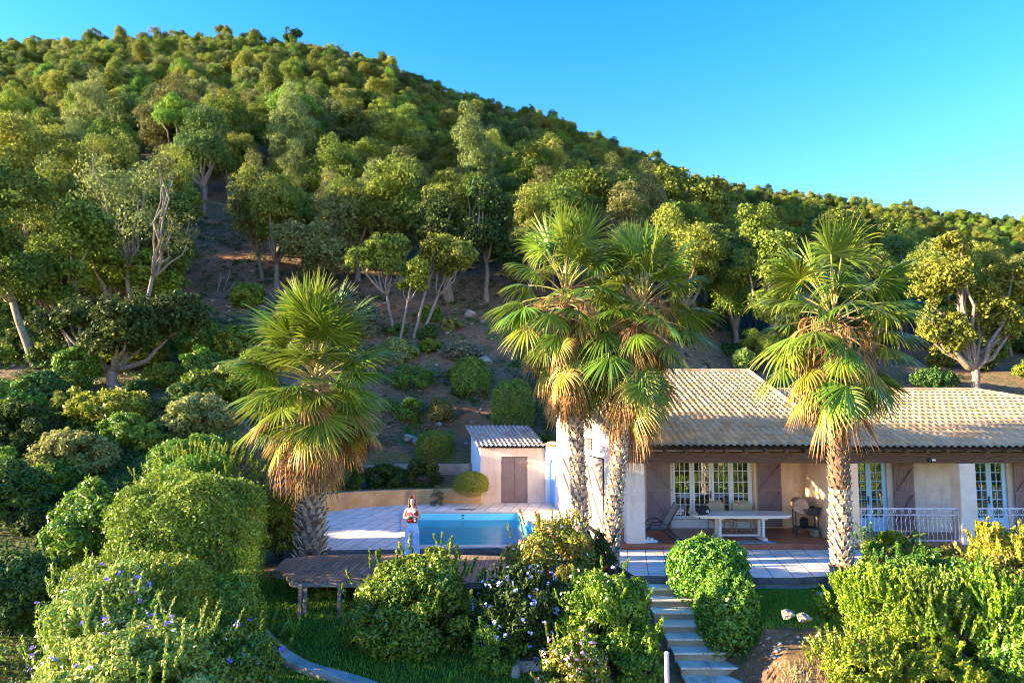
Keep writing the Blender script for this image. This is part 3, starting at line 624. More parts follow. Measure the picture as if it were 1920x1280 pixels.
# folded shutters in the end-wall doorway and window
def shutter(name,o,u,wd,z0,z1,parent,brace='z',t=.04,mat='brown_paint',flip=False,boards=6,out=None):
    """boarded shutter: o (x,y) hinge corner, u unit direction in plan, out unit normal towards the viewer"""
    u=Vector(u); out=Vector(out) if out is not None else Vector((u.y,-u.x)); mb=MB(); bw=wd/boards
    def q(s,f,z): p=Vector(o)+u*s+out*f; return (p.x,p.y,z)
    def bx(s0,s1,f0,f1,a,b):
        pts=[q(s0,f0,0),q(s1,f0,0),q(s1,f1,0),q(s0,f1,0)]; mb.prism([p[:2] for p in pts],a,b)
    for i in range(boards): bx(i*bw+.003,(i+1)*bw-.003,0,t*.7,z0,z1)
    H=z1-z0
    for zz in (z0+.10*H,z0+.53*H,z1-.10*H): bx(0.01,wd-.01,t*.7+.001,t*1.5,zz-.05,zz+.05)
    for a,b in ((z0+.10*H+.06,z0+.53*H-.06),(z0+.53*H+.06,z1-.10*H-.06)):
        s0,s1=(.06,wd-.06) if not flip else (wd-.06,.06)
        mb.beam(q(s0,t*1.1,a),q(s1,t*1.1,b),.03,.085,up=(out.x,out.y,0))
    ob=mb.build(name,M[mat],parent,bevel=.004)
    hb=MB()
    for zz in (z0+.10*H,z0+.53*H,z1-.10*H): hb.beam(q(-.04,t*1.7,zz),q(.22,t*1.7,zz),.012,.03)
    hb.build('hinge',M['brown_paint'],ob); return ob
M['warm_shutter']=surf('faded_pink_brown_paint',(.44,.30,.23),(.52,.37,.29),3,.6,60,.1,.003)  # lighter, warmer brown for the end-wall door leaves
M['brown_paint'].name='mauve_brown_paint'
o=wallpt(dsa+.02,-.03,0)[:2]; shutter('shutter',o,dw,.98,.03,2.28,house,out=-nw,mat='warm_shutter')
o=wallpt(dsa+1.02,.02,0)[:2]; shutter('shutter',o,dw,.55,.03,2.28,house,out=-nw,mat='warm_shutter',boards=4)
shutter('shutter',wallpt(3.68,-.05,0)[:2],dw,.80,.75,2.2,house,out=-nw)
# wall lantern on the end wall
ln=MB(); c=Vector(wallpt(1.62,-.10,2.72)); ln.box(c.x-.05,c.x+.06,c.y-.07,c.y+.07,2.56,2.86); lo=ln.build('wall_lantern',M['palm_boot'],house,bevel=.01)
lb=MB(); lb.box(c.x-.07,c.x+.08,c.y-.09,c.y+.09,2.86,2.89); lb.box(c.x-.07,c.x+.08,c.y-.09,c.y+.09,2.53,2.56); lb.build('lantern_frame',M['brown_paint'],lo)
# porch floor, back wall, return walls
fl=MB(); fl.prism([(3.0,19.37),(9.85,19.37),(9.85,21.85),(2.95,21.85)],-.2,.15); tag(fl.build('porch_floor',M['terracotta_floor'],house,bevel=.01))
fl=MB(); fl.prism([(9.86,19.4),(22,19.4),(22,21.6),(9.86,21.6)],-.55,.12); fl.build('porch_floor',M['terracotta_floor'],house)
def wall_open(name,x0,x1,y,th,z0,z1,ops,mat):
    """wall along X with openings [(xa,xb,za,zb)]"""
    mb=MB(); xs=sorted(set([x0,x1]+[o[0] for o in ops]+[o[1] for o in ops]))
    for a,b in zip(xs,xs[1:]):
        cuts=[(o[2],o[3]) for o in ops if o[0]<=a and b<=o[1]]
        if not cuts: mb.box(a,b,y,y+th,z0,z1)
        else:
            za,zb=cuts[0]
            if za>z0: mb.box(a,b,y,y+th,z0,za)
            if zb<z1: mb.box(a,b,y,y+th,zb,z1)
    return mb.build(name,M[mat],house)
def X2(px,D): return P(px,925,D).x
BY=21.8; wx0,wx1=X2(1258,BY),X2(1412,BY); wz0,wz1=.42,2.40
wall_open('back_wall',3.1,9.122,BY,.3,-.2,3.4,[(wx0,wx1,wz0,wz1)],'stucco_ochre')
mb=MB(); mb.box(9.12,9.76,19.5,22.1,-.6,2.355); mb.build('partition_wall',M['stucco_ochre'],house,bevel=.01)
BY2=21.3; d1a,d1b=X2(1597,BY2),X2(1664,BY2); d2a,d2b=X2(1824,BY2),X2(1890,BY2); dh=2.32
wall_open('back_wall',9.76,22,BY2,.3,-.4,3.2,[(d1a,d1b,.12,dh),(d2a,d2b,.12,dh)],'stucco_grey')
mb=MB(); mb.box(21.9,22.1,19.8,29.5,-.4,2.7); mb.box(2.0,22,28.9,29.2,-.4,3.2); mb.box(9.2,9.3,22.1,28.9,-.2,2.5); mb.build('outer_wall',M['stucco_grey'],house)
mb=MB(); mb.box(3.15,9.2,22.1,28.9,-.25,.1); mb.box(9.3,21.9,21.6,28.9,-.25,.1); mb.build('room_floor',M['interior'],house)
mb=MB(); mb.box(3.15,9.2,22.1,28.9,2.62,2.66); mb.box(9.3,21.9,21.6,28.9,2.56,2.60); mb.build('ceiling',M['interior'],house)
mb=MB(); mb.box(3.1,9.2,26.0,26.1,.1,3.0); mb.box(9.3,21.9,25.0,25.1,.1,3.0); mb.build('room_wall',M['interior'],house)
# glazed doors and windows
def glazed(name,x0,x1,y,z0,z1,leaves,cols,rows,mat,solid=0.0,parent=house,fr=.055):
    mb=MB(); mb.box(x0,x0+fr,y-.02,y+.08,z0,z1); mb.box(x1-fr,x1,y-.02,y+.08,z0,z1); mb.box(x0+fr,x1-fr,y-.02,y+.08,z1-fr,z1)
    f=mb.build(name,M[mat],parent,bevel=.004); wdt=(x1-x0-2*fr)/leaves
    for l in range(leaves):
        a=x0+fr+l*wdt+.004; b=a+wdt-.008; lf=MB(); st=.075; zt=z1-fr-.006; zb=z0+.006
        lf.box(a,a+st,y-.035,y+.02,zb,zt); lf.box(b-st,b,y-.035,y+.02,zb,zt); lf.box(a+st,b-st,y-.035,y+.02,zt-st,zt); lf.box(a+st,b-st,y-.035,y+.02,zb,zb+st*1.2)
        g0=zb+st*1.2
        if solid>0:
            lf.box(a+st,b-st,y-.02,y+.01,g0,zb+solid-.05); lf.box(a+st,b-st,y-.035,y+.02,zb+solid-.05,zb+solid); g0=zb+solid
            lf.box(a+st+.05,b-st-.05,y-.032,y-.02,g0-solid+.16,g0-.10)
        for c_ in range(1,cols): xx=a+st+(b-a-2*st)*c_/cols; lf.box(xx-.010,xx+.010,y-.028,y+.012,g0,zt-st)
        for r_ in range(1,rows): zz=g0+(zt-st-g0)*r_/rows; lf.box(a+st,b-st,y-.026,y+.010,zz-.010,zz+.010)
        lo=lf.build('leaf',M[mat],f); gm=MB(); gm.box(a+st,b-st,y-.006,y+.0,g0,zt-st); gm.build('glass',M['glass'],lo)
    if leaves%2==0:
        m_=(x0+x1)/2; hd=MB(); zz=z0+(.95 if z0<.3 else .75); hd.box(m_-.05,m_-.02,y-.06,y-.035,zz-.12,zz+.12); hd.beam((m_-.035,y-.075,zz),(m_-.16,y-.075,zz),.018,.018); hd.build('handle',M['dark_iron'],f)
    return f
glazed('window',wx0+.01,wx1-.01,BY+.06,wz0,wz1,4,3,5,'white_paint')
glazed('door',d1a+.01,d1b-.01,BY2+.07,.125,dh,2,2,6,'blue_paint',.42)
glazed('door',d2a+.01,d2b-.01,BY2+.07,.125,dh,2,2,6,'blue_paint',.42)
mb=MB(); mb.box(wx0,wx1,BY-.008,BY+.03,.15,wz0-.004); mb.build('window_panel',M['white_paint'],house)
shutter('shutter',(X2(1257,BY-.06)-.0,BY-.07),(-1,0),.74,.2,2.36,house,out=(0,-1),boards=11)
shutter('shutter',(X2(1422,BY-.06),BY-.07),(1,0),.72,.2,2.36,house,out=(0,-1),boards=11)
mb=MB(); a=X2(1413,BY); mb.box(a,a+.06,BY-.10,BY-.004,.2,2.38); mb.build('door_frame_post',M['stucco_ochre'],house)
for px,s in ((1676,1),(1902,1)):
    shutter('shutter',(X2(px,BY2-.06),BY2-.07),(s,0),.62,.2,2.3,house,out=(0,-1),boards=8)
# spot lamp under the beam
sp=MB(); p=P(1747,862,19.46); sp.box(p.x-.10,p.x+.10,p.y-.06,p.y+.04,p.z-.05,p.z+.05); so_=sp.build('spot_lamp',M['dark_iron'],house,bevel=.008)
sp=MB(); sp.box(p.x-.03,p.x+.07,p.y-.066,p.y-.0605,p.z-.02,p.z+.03); sp.build('lens',M['soft_white'],so_)
# railings
def railing(x0,x1,y,z0,z1,label):
    r=empty('iron_railing',(x0,y,z0),0,label,'railing','pale iron railings of the porch'); L=x1-x0; H=z1-z0
    mb=MB(); mb.beam((0,0,H),(L,0,H),.035,.03); mb.beam((0,0,H-.17),(L,0,H-.17),.025,.022); mb.beam((0,0,.06),(L,0,.06),.03,.025); mb.box(0,.025,-.012,.012,0,H); mb.box(L-.025,L,-.012,.012,0,H)
    mb.build('rail_frame',M['rail_paint'],r)
    n=int(L/.125); bl=MB()
    for i in range(1,n):
        x=L*i/n
        if i%2: bl.tube([(x,0,.06),(x,0,H-.17)],.0075,5)
        else: bl.tube([(x+.022*math.sin(k*PI/2.0)*(1 if 0<k<10 else 0),0,.06+(H-.23)*k/10) for k in range(11)],.0075,5)
    bl.build('balusters',M['rail_paint'],r)
    sc=MB(); m_=int(L/.20)
    for i in range(m_):
        cx_=L*(i+.5)/m_; sc.tube([(cx_+.05*math.cos(a_)*(1-a_/12),0,H-.088+.055*math.sin(a_)*(1-a_/14)) for a_ in [j*.55 for j in range(14)]],.007,5)
    sc.build('scrolls',M['rail_paint'],r); return r
railing(9.79,12.55,19.52,.16,1.10,'iron railing with scrolled top between palm trunk and porch pillar')
railing(13.04,17.58,19.52,.16,1.10,'iron railing with scrolled top right of the porch pillar')
# ------------------------------------------------------------------ inside the glazed room
t=empty('dining_table',(7.1,23.6,.1),0,'table under a white cloth seen through the porch window','table'); 
mb=MB(); mb.lathe((0,0,0),[(.5,.70),(.95,.70),(.95,.74),(.9,.76)],24); mb.build('tabletop',M['soft_white'],t); mb=MB(); mb.lathe((0,0,0),[(.3,0),(.28,.04),(.08,.1),(.07,.7)],16); mb.build('leg',M['brown_paint'],t)
def pend(x,y,z,label):
    t=empty('pendant_lamp',(x,y,z),0,label,'lamp'); mb=MB(); mb.lathe((0,0,0),[(.30,0),(.29,.03),(.24,.17),(.12,.27),(.04,.3)],20); mb.build('lamp_shade',M['soft_white'],t,smooth=True); mb=MB(); mb.tube([(0,0,.29),(0,0,1.2)],.008,6); mb.build('cord',M['dark_iron'],t)
p=P(1352,878,23.0); pend(p.x,23.0,p.z,'white scalloped pendant lamp hanging inside the porch window')
def vase(px,py,D,label,c='soft_white'):
    p=P(px,py,D); t=empty('flower_bunch',(p.x,D,.86),0,label,'flowers'); mb=MB(); mb.lathe((0,0,0),[(.07,0),(.09,.1),(.06,.2),(.07,.24)],14); mb.build('vase',M[c],t)
    rs=np.random.default_rng(int(px)); d=rdir(900,rs); pp=d*np.array([.3,.2,.2])*rs.random((900,1))**.4+np.array([0,0,.42]); V,v=leafquads(pp,d,.07,.7,rs,rs.random(900)); link('blossoms',leafmesh('blossoms',[(V,v)],M['white_flower']),None,t)
vase(1362,950,23.4,'bunch of white flowers on the table behind the right panes')
vase(1300,955,23.4,'bunch of white flowers on the table behind the left panes')
# ------------------------------------------------------------------ porch furniture
def oval(a,b,n=40,px=2.6): return [(a*math.copysign(abs(math.cos(2*PI*k/n))**(2/px),math.cos(2*PI*k/n)),b*math.copysign(abs(math.sin(2*PI*k/n))**(2/px),math.sin(2*PI*k/n))) for k in range(n)]
tc=P(1389,1000,20.05); TX=P(1384,900,20.05).x
t=empty('garden_table',(TX,20.05,.15),0,'long oval cream plastic table with two pedestal legs on the porch','table')
mb=MB(); mb.prism(oval(1.42,.48,48,6),.70,.735); mb.prism(oval(1.37,.44,48,6),.655,.699); mb.build('tabletop',M['plastic_white'],t,bevel=.008)
for sx in (-.62,.62):
    lg=MB()
    for sy in (-.17,.17): lg.tube([(sx,sy,.62),(sx+.01,sy,.5),(sx,sy,.10)],[.06,.045,.05],10)
    lg.beam((sx,-.36,.05),(sx,.36,.05),.13,.09); lg.beam((sx,-.30,.62),(sx,.30,.62),.2,.06); lg.build('leg',M['plastic_white'],t,bevel=.01)
st=MB(); st.beam((-.56,0,.12),(.56,0,.12),.06,.05); st.build('stretcher',M['plastic_white'],t)
# bag on the table
bgp=P(1318,951,19.95); b=empty('camera_bag',(bgp.x,19.95,.885),rad(15),'black camera bag slumped on the left end of the long table','bag')
bm=bmesh.new(); bmesh.ops.create_icosphere(bm,subdivisions=3,radius=1)
for v in bm.verts:
    c=v.co; k=1+.12*math.sin(c.x*5+1)*math.sin(c.y*4)+.08*math.sin(c.z*7+c.x*3); v.co=Vector((c.x*.20*k,c.y*.14*k,max(c.z,-.75)*.135*k+.10))
me=bpy.data.meshes.new('bag_body'); bm.to_mesh(me); bm.free(); link('bag_body',me,M['black_cloth'],b)
mb=MB(); mb.tube([(-.12,-.06,.16),(-.2,-.14,.2),(-.26,-.2,.06),(-.25,-.22,-.02),(-.25,-.23,-.12)],.014,6); mb.tube([(.1,0,.2),(.05,0,.28),(-.05,0,.28),(-.1,0,.2)],.012,6); mb.build('strap',M['black_cloth'],b)
mb=MB(); mb.box(.02,.1,-.155,-.14,.06,.12); mb.build('buckle',M['metal_grey'],b)
# wicker armchairs behind the table
def wchair(px,D,rz,label):
    x=P(px,900,D).x; t=empty('wicker_chair',(x,D,.15),rz,label,'chair','wicker armchairs behind the table')
    mb=MB(); mb.box(-.26,.26,-.24,.26,.36,.44); mb.build('seat',M['wicker'],t,bevel=.02)
    mb=MB(); mb.prism([(-.27,.20),(.27,.20),(.30,.28),(-.30,.28)],.40,.86); mb.prism([(-.2,.22),(.2,.22),(.2,.29),(-.2,.29)],.86,.92); mb.build('backrest',M['wicker'],t,bevel=.025)
    for s in (-1,1):
        mb=MB(); mb.box(s*.29-.03,s*.29+.03,-.24,.24,.42,.64); mb.build('armrest',M['wicker'],t,bevel=.02)
        for y in (-.2,.22): mb=MB(); mb.tube([(s*.25,y,.37),(s*.27,y*1.06,0)],[.025,.018],8); mb.build('leg',M['wicker'],t)
    mb=MB(); mb.box(-.25,.25,-.23,.22,.441,.50); mb.build('cushion',M['soft_white'],t,bevel=.02)
wchair(1347,21.0,rad(8),'left wicker armchair tucked behind the long cream table')
wchair(1392,21.0,rad(-6),'right wicker armchair tucked behind the long cream table')
# lounger
lx=P(1240,900,20.2).x; t=empty('sun_lounger',(lx,20.2,.15),rad(0),'dark reclining lounger with raised grey back beside the left shutter','lounger')
mb=MB(); mb.beam((-.62,0,.32),(.02,0,.30),.56,.03); mb.build('seat',M['grey_cloth'],t)
mb=MB(); mb.beam((.04,0,.30),(.42,0,.96),.56,.035,up=(-1,0,0)); mb.build('backrest',M['grey_cloth'],t,bevel=.01)
mb=MB()
for s in (-.3,.3):
    mb.beam((-.66,s,.32),(.05,s,.30),.03,.045); mb.beam((.03,s,.28),(.44,s,.99),.03,.04,up=(-1,0,0)); mb.tube([(-.45,s,.33),(-.35,s,.50),(-.1,s,.52),(.1,s,.40),(.2,s,.25)],.016,7)
mb.build('side_frame',M['dark_iron'],t)
for s in (-.3,.3):
    for a,b in (((-.15,.32),(.32,.0)),((.1,.28),(.50,.0)),((-.5,.30),(-.62,.0))):
        mb=MB(); mb.beam((a[0],s,a[1]),(b[0],s,b[1]),.025,.035); mb.build('leg',M['dark_iron'],t)
# white sandals/pool float on the floor
p=P(1214,1000,19.75); t=empty('folded_towel',(p.x,19.72,.15),rad(20),'crumpled white towel lying on the tiles beside the grey pillar','towel')
rs=np.random.default_rng(4); bm=bmesh.new(); bmesh.ops.create_grid(bm,x_segments=26,y_segments=18,size=1)
for v in bm.verts:
    c=v.co; e=max(0,1-max(abs(c.x),abs(c.y))**4); v.co=Vector((c.x*.24,c.y*.17,e*(.06+.035*math.sin(c.x*6+c.y*3)+.03*math.sin(c.y*9-c.x*4))+.004))
me=bpy.data.meshes.new('cloth'); bm.to_mesh(me); bm.free(); me.polygons.foreach_set('use_smooth',[True]*len(me.polygons)); link('cloth',me,M['soft_white'],t)
# barrel barbecue
bx_=P(1508,900,20.75).x; t=empty('barbecue',(bx_,20.75,.15),rad(-12),'rusty copper barrel barbecue with open black lid on thin legs','barbecue')
AX=Matrix.Rotation(PI/2,3,'X')
mb=MB(); mb.lathe((-.17,.28,.86),[(.02,0),(.21,0),(.22,.02),(.22,.54),(.21,.56),(.02,.56)],28,AX); mb.build('drum',M['copper'],t,smooth=False)
mb=MB(); 
n=14; pr_=[(math.cos(PI*k/n)*.23,math.sin(PI*k/n)*.23) for k in range(n+1)]; vs_=[(.12+a,-.28,.80-b*.9) for a,b in pr_]+[(.12+a,.28,.80-b*.9) for a,b in pr_]
mb.add(vs_,[(k,k+1,n+2+k,n+1+k) for k in range(n)]+[tuple(range(n+1)),tuple(range(2*n+1,n,-1))]); mb.build('firebox',M['dark_iron'],t)
mb=MB()
for k in range(12): mb.beam((-.09+k*.038,-.27,.81),(-.09+k*.038,.27,.81),.006,.006)
mb.beam((.36,-.2,.83),(.62,-.2,.83),.02,.02); mb.box(.36,.60,-.26,.26,.80,.815); mb.build('grill',M['dark_iron'],t)
for x,y in ((-.32,-.22),(-.32,.22),(.30,-.22),(.30,.22)): mb=MB(); mb.beam((x,y,.72),(x,y,0),.03,.03); mb.build('leg',M['dark_iron'],t)
mb=MB(); mb.box(-.32,.32,-.22,.22,.20,.225); mb.build('shelf',M['dark_iron'],t)
mb=MB(); mb.lathe((-.05,0,.226),[(.09,0),(.12,.05),(.12,.22),(.06,.28)],12); mb.build('bucket',M['black_cloth'],t)
mb=MB(); mb.box(bx_+.05,bx_+.22,20.35,20.6,.15,.36); tag(mb.build('stone_block',M['rock'],bevel=.02),'small pale stone block on the tiles below the barbecue','block')
# mat at the porch edge
mb=MB(); a=P(1325,900,19.5).x; b=P(1452,900,19.5).x; mb.prism([(a,19.42),(b,19.44),(b-.05,19.72),(a+.08,19.70)],.154,.17); M['mat']=surf('slate_blue_mat',(.16,.18,.23),(.34,.37,.44),8,.9,60,.5,.01)
tag(mb.build('floor_mat',M['mat'],bevel=.006),'slate blue mat lying on the porch edge in front of the table','mat')
# ------------------------------------------------------------------ pool house and arch
sx0=P(901,900,28.1).x; sx1=P(1022,900,28.1).x; SY=28.1; sb=Vector((sx0-.52,30.2)); sb2=Vector((sx1-.52,30.2))
ph=empty('pool_house',(0,0,0),0,'small pale pink pool house with brown door and sloping tiled roof','outbuilding')
ddx0,ddx1=P(940,900,SY).x,P(989,900,SY).x; mb=MB(); z1=2.24
mb.box(sx0,ddx0,SY,SY+.2,-.2,z1); mb.box(ddx1,sx1,SY,SY+.2,-.2,z1); mb.box(ddx0,ddx1,SY,SY+.2,1.86,z1)
mb.build('front_wall',M['stucco_pink'],ph)
mb=MB(); mb.prism([(sx0-.001,SY+.02),(sx0+.2,SY+.2),(sb.x+.2,sb.y),(sb.x,sb.y)],-.2,[z1-.02,z1-.02,z1+.58,z1+.58]); mb.prism([(sx1-.2,SY+.2),(sx1,SY+.02),(sb2.x,sb2.y),(sb2.x-.2,sb2.y)],-.2,[z1-.02,z1-.02,z1+.58,z1+.58]); mb.prism([(sb.x+.2,sb.y-.2),(sb2.x-.2,sb2.y-.2),(sb2.x-.2,sb2.y),(sb.x+.2,sb.y)],-.2,z1+.5)
mb.build('side_wall',M['stucco_white'],ph)
dr=MB(); m_=(ddx0+ddx1)/2
for a,b in ((ddx0+.01,m_-.004),(m_+.004,ddx1-.01)):
    nb_=4
    for k in range(nb_): w_=(b-a)/nb_; dr.box(a+k*w_+.002,a+(k+1)*w_-.002,SY+.04,SY+.07,.02,1.84)
    for zz in (.3,1.0,1.6): dr.box(a+.01,b-.01,SY+.028,SY+.0395,zz-.03,zz+.03)
do=dr.build('door',M['brown_paint'],ph); hb=MB()
for xx in (ddx0-.01,ddx1-.03):
    for zz in (.3,1.6): hb.box(xx,xx+.045,SY-.012,SY+.027,zz-.04,zz+.04)
hb.build('hinge',M['brown_paint'],do)
hold=ph
rl=(sx1-sx0)+.25; sk_=(sb.x-sx0)/(30.2-SY)
me_=roof_mesh('roof',[(0,0),(rl,0),(rl,2.75),(0,2.75)],(sx0-.12,SY-.22,z1-.02),(1,0),(sk_,1),.27,M['roof_grey'],ph,tw=.19,seed=12,amp=.04)
eb=MB(); eb.add([(sx0-.05,SY-.12,z1-.03),(sx1+.08,SY-.12,z1-.03),(sb2.x+.05,sb2.y+.1,z1+.60),(sb.x-.05,sb.y+.1,z1+.60)],[(0,1,2,3),(3,2,1,0)][:1]); eb.build('roof_board',M['beam'],ph)
# arch wall between pool house and villa
a0=Vector((sx1+.002,28.0)); a1=Vector((1.80,27.1)); da=(a1-a0).normalized(); na=Vector((da.y,-da.x)); LA=(a1-a0).length; AH=2.30
ar=empty('garden_arch',(0,0,0),0,'white garden wall with a blue arched gateway between pool house and villa','archway')
w0,w1=.12*LA,.74*LA; cxx=(w0+w1)/2; rr=(w1-w0)/2; sp_=1.82-rr*.0
pts=[(0,-.2),(w0,-.2),(w0,1.45)]+[(cxx-rr*math.cos(PI*k/12),1.45+rr*1.15*math.sin(PI*k/12)) for k in range(1,12)]+[(w1,1.45),(w1,-.2),(LA,-.2),(LA,AH),(0,AH)]
bm=bmesh.new()
def aw(s,f,z): p=a0+da*s+na*f; return (p.x,p.y,z)
fv=[bm.verts.new(aw(s,0,z)) for s,z in pts]; f=bm.faces.new(fv); ex=bmesh.ops.extrude_face_region(bm,geom=[f]); bmesh.ops.translate(bm,verts=[g for g in ex['geom'] if isinstance(g,bmesh.types.BMVert)],vec=(-na.x*.25,-na.y*.25,0)); bmesh.ops.recalc_face_normals(bm,faces=list(bm.faces))
me=bpy.data.meshes.new('wall'); bm.to_mesh(me); bm.free(); link('wall',me,M['stucco_white'],ar)
M['arch_blue']=surf('blue_gate',(.22,.48,.80),(.28,.54,.85),4,.6,40,.1,.004)  # even blue base colour of the arch panel
mb=MB(); q=[aw(w0-.05,-.16,0),aw(w1+.05,-.16,0),aw(w1+.05,-.20,0),aw(w0-.05,-.20,0)]; mb.prism([p[:2] for p in q],0.01,1.45+rr*1.2); mb.build('gate',M['arch_blue'],ar)
roof_mesh('coping_tiles',[(0,0),(LA+.1,0),(LA+.1,.5),(0,.5)],(a0.x+na.x*.15,a0.y+na.y*.15,AH),(da.x,da.y),(-na.x,-na.y),.3,M['roof_red'],ar,tw=.18,tl=.26,seed=14)
# ------------------------------------------------------------------ retaining walls
def ribbon(pts,th,name,mat,label,cat,kind=None,smoothn=6,z0off=-.4,cap=None,group=None):
    """wall along a smooth line of (x,y,ztop,zbottom)"""
    n=len(pts); out=[]
    for i in range(n-1):
        p0=pts[max(i-1,0)]; p1=pts[i]; p2=pts[i+1]; p3=pts[min(i+2,n-1)]
        for k in range(smoothn):
            t_=k/smoothn; out.append([.5*((2*b)+(-a+c)*t_+(2*a-5*b+4*c-d)*t_*t_+(-a+3*b-3*c+d)*t_**3) for a,b,c,d in zip(p0,p1,p2,p3)])
    out.append(list(pts[-1])); mb=MB(); V=[]; m_=len(out)
    for i,(x,y,zt,zb) in enumerate(out):
        a=Vector(out[max(i-1,0)][:2]); b=Vector(out[min(i+1,m_-1)][:2]); d=(b-a).normalized(); nn=Vector((-d.y,d.x))*th/2
        V+=[(x-nn.x,y-nn.y,zb),(x-nn.x,y-nn.y,zt),(x+nn.x,y+nn.y,zt),(x+nn.x,y+nn.y,zb)]
    fs=[(i*4+k,(i+1)*4+k,(i+1)*4+(k+1)%4,i*4+(k+1)%4) for i in range(m_-1) for k in range(4)]+[(0,1,2,3),(4*m_-1,4*m_-2,4*m_-3,4*m_-4)]
    mb.add(V,fs); o=mb.build(name,M[mat],bevel=.012); return tag(o,label,cat,group,kind)
def gp(px,py): p=G(px,py); return p.x,p.y
L1=[(*gp(590,962),.62,-.3),(*gp(640,954),.62,-.3),(*gp(700,948.5),.60,-.3),(*gp(780,944.5),.58,-.3),(*gp(840,943),.58,-.3),(sx0+.02,28.12,.62,-.3)]
ribbon(L1,.22,'retaining_wall','wall_tan','low curved tan retaining wall edging the pool terrace','wall')
M['wall_pink']=surf('stained_pink_brown_render',(.36,.22,.15),(.52,.35,.25),1.3,.95,30,.5,.02,stain=(.24,.15,.10))
L2=[(P(640,860,30.4).x,30.4,1.32,.2),(P(760,868,30.2).x,30.2,1.36,.2),(P(870,868,30.0).x,30.0,1.40,.2),(sb.x-.0,29.9,1.42,.2)]
ribbon(L2,.25,'retaining_wall','wall_pink','upper pinkish retaining wall behind the planting bed','wall')
# curved garden kerbs
def gk(px,py,z): p=G(px,py,z); return (p.x,p.y)
def kk(px,py,z): q=gk(px,py,z); t_=tz(*q); t_=min(t_,z+.05); return (*q,t_+.09,t_-.6)
ribbon([kk(455,1000,-.6),kk(447,1030,-.65),kk(441,1060,-.7),kk(449,1090,-.75)],.26,'garden_kerb','concrete','short curved concrete kerb beside the grey building block','kerb')
ribbon([kk(470,1165,-.9),kk(500,1200,-1.0),kk(560,1235,-1.1),kk(640,1262,-1.2),kk(720,1292,-1.3),kk(790,1340,-1.35)],.30,'garden_kerb','concrete','long curved concrete kerb crossing the bottom of the lawn','kerb')
p=G(467,1078,-.85); t=empty('building_block',(p.x,p.y,tz(p.x,p.y)),rad(-12),'pale blue grey hollow building block on the grass by the curved kerb','block')
M['block']=surf('pale_grey_block',(.36,.40,.46),(.46,.50,.56),8,.95,80,.5,.01)
mb=MB(); mb.box(-.2,.2,-.1,-.07,-.03,.24); mb.box(-.2,.2,.07,.1,-.03,.24); mb.box(-.2,-.17,-.07,.07,-.03,.24); mb.box(.17,.2,-.07,.07,-.03,.24); mb.box(-.015,.015,-.07,.07,-.03,.24); mb.box(-.17,.17,-.07,.07,-.03,.02); mb.build('block_shell',M['block'],t)
# steps
stp=empty('garden_steps',(0,0,0),0,'flight of pale slab steps descending between the hedge and the flowering shrubs','steps')
rows=[(1100,1218,1262),(1126,1226,1276),(1155,1236,1292),(1188,1242,1309),(1218,1252,1329),(1245,1262,1349),(1270,1280,1360),(1296,1290,1374)]
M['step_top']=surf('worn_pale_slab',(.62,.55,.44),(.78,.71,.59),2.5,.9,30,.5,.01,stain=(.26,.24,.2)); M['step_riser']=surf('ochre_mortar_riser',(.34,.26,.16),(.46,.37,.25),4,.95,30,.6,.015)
z=-.0; y=16.45; x0=P(1205,1100,16.4).x; 
for i in range(8):
    z=-.165*(i+1); dy=.335; ya=16.42-.335*i; yb=ya-dy
    cxp=[1246,1254,1268,1280,1293,1306,1319,1331][i]; yr=1100+28*i
    c_=P(cxp,700,yb).x; hw=.60
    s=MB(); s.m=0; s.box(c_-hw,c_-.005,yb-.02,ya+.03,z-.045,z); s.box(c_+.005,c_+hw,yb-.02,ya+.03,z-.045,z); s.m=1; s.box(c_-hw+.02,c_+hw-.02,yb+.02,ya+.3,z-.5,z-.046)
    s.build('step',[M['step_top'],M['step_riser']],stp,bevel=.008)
# bottom edge items
p=G(965,1262,-1.35); t=empty('stone_planter',(p.x+.1,p.y,tz(p.x,p.y)),rad(8),'mossy stone block with rounded end at the bottom edge of the lawn','planter')
mb=MB(); mb.box(-.05,.42,-.18,.16,-.4,.18); mb.tube([(-.12,-.30,-.3),(-.12,-.24,.10),(-.11,-.08,.17),(-.10,.12,.17)],[.1,.1,.1,.1],10); mb.build('stone_body',M['concrete'],t,bevel=.03)
p=G(1004,1250,-1.3); t=empty('garden_tap',(p.x,p.y,tz(p.x,p.y)),0,'pale blue garden tap on a thin post beside the stone block','tap')
mb=MB(); mb.tube([(0,0,-.2),(0,0,.42)],.022,8); mb.build('pipe',M['metal_grey'],t); mb=MB(); mb.tube([(0,.02,.40),(-.03,-.06,.50),(-.10,-.14,.52),(-.12,-.18,.44)],[.035,.05,.05,.03],8); mb.build('tap_head',M['block'],t)
p=P(1250,1226,12.6); t=empty('metal_post',(p.x,12.6,tz(p.x,12.6)-.3),0,'slim grey metal post standing beside the lowest steps','post')
mb=MB(); h=p.z-(tz(p.x,12.6)-.3); mb.tube([(0,0,0),(0,0,h)],.042,14); mb.build('shaft',M['metal_grey'],t); mb=MB(); mb.lathe((0,0,h),[(.042,.001),(.047,.005),(.047,.03),(.03,.045)],14); mb.build('cap',M['metal_grey'],t)
rs=random.Random(9)
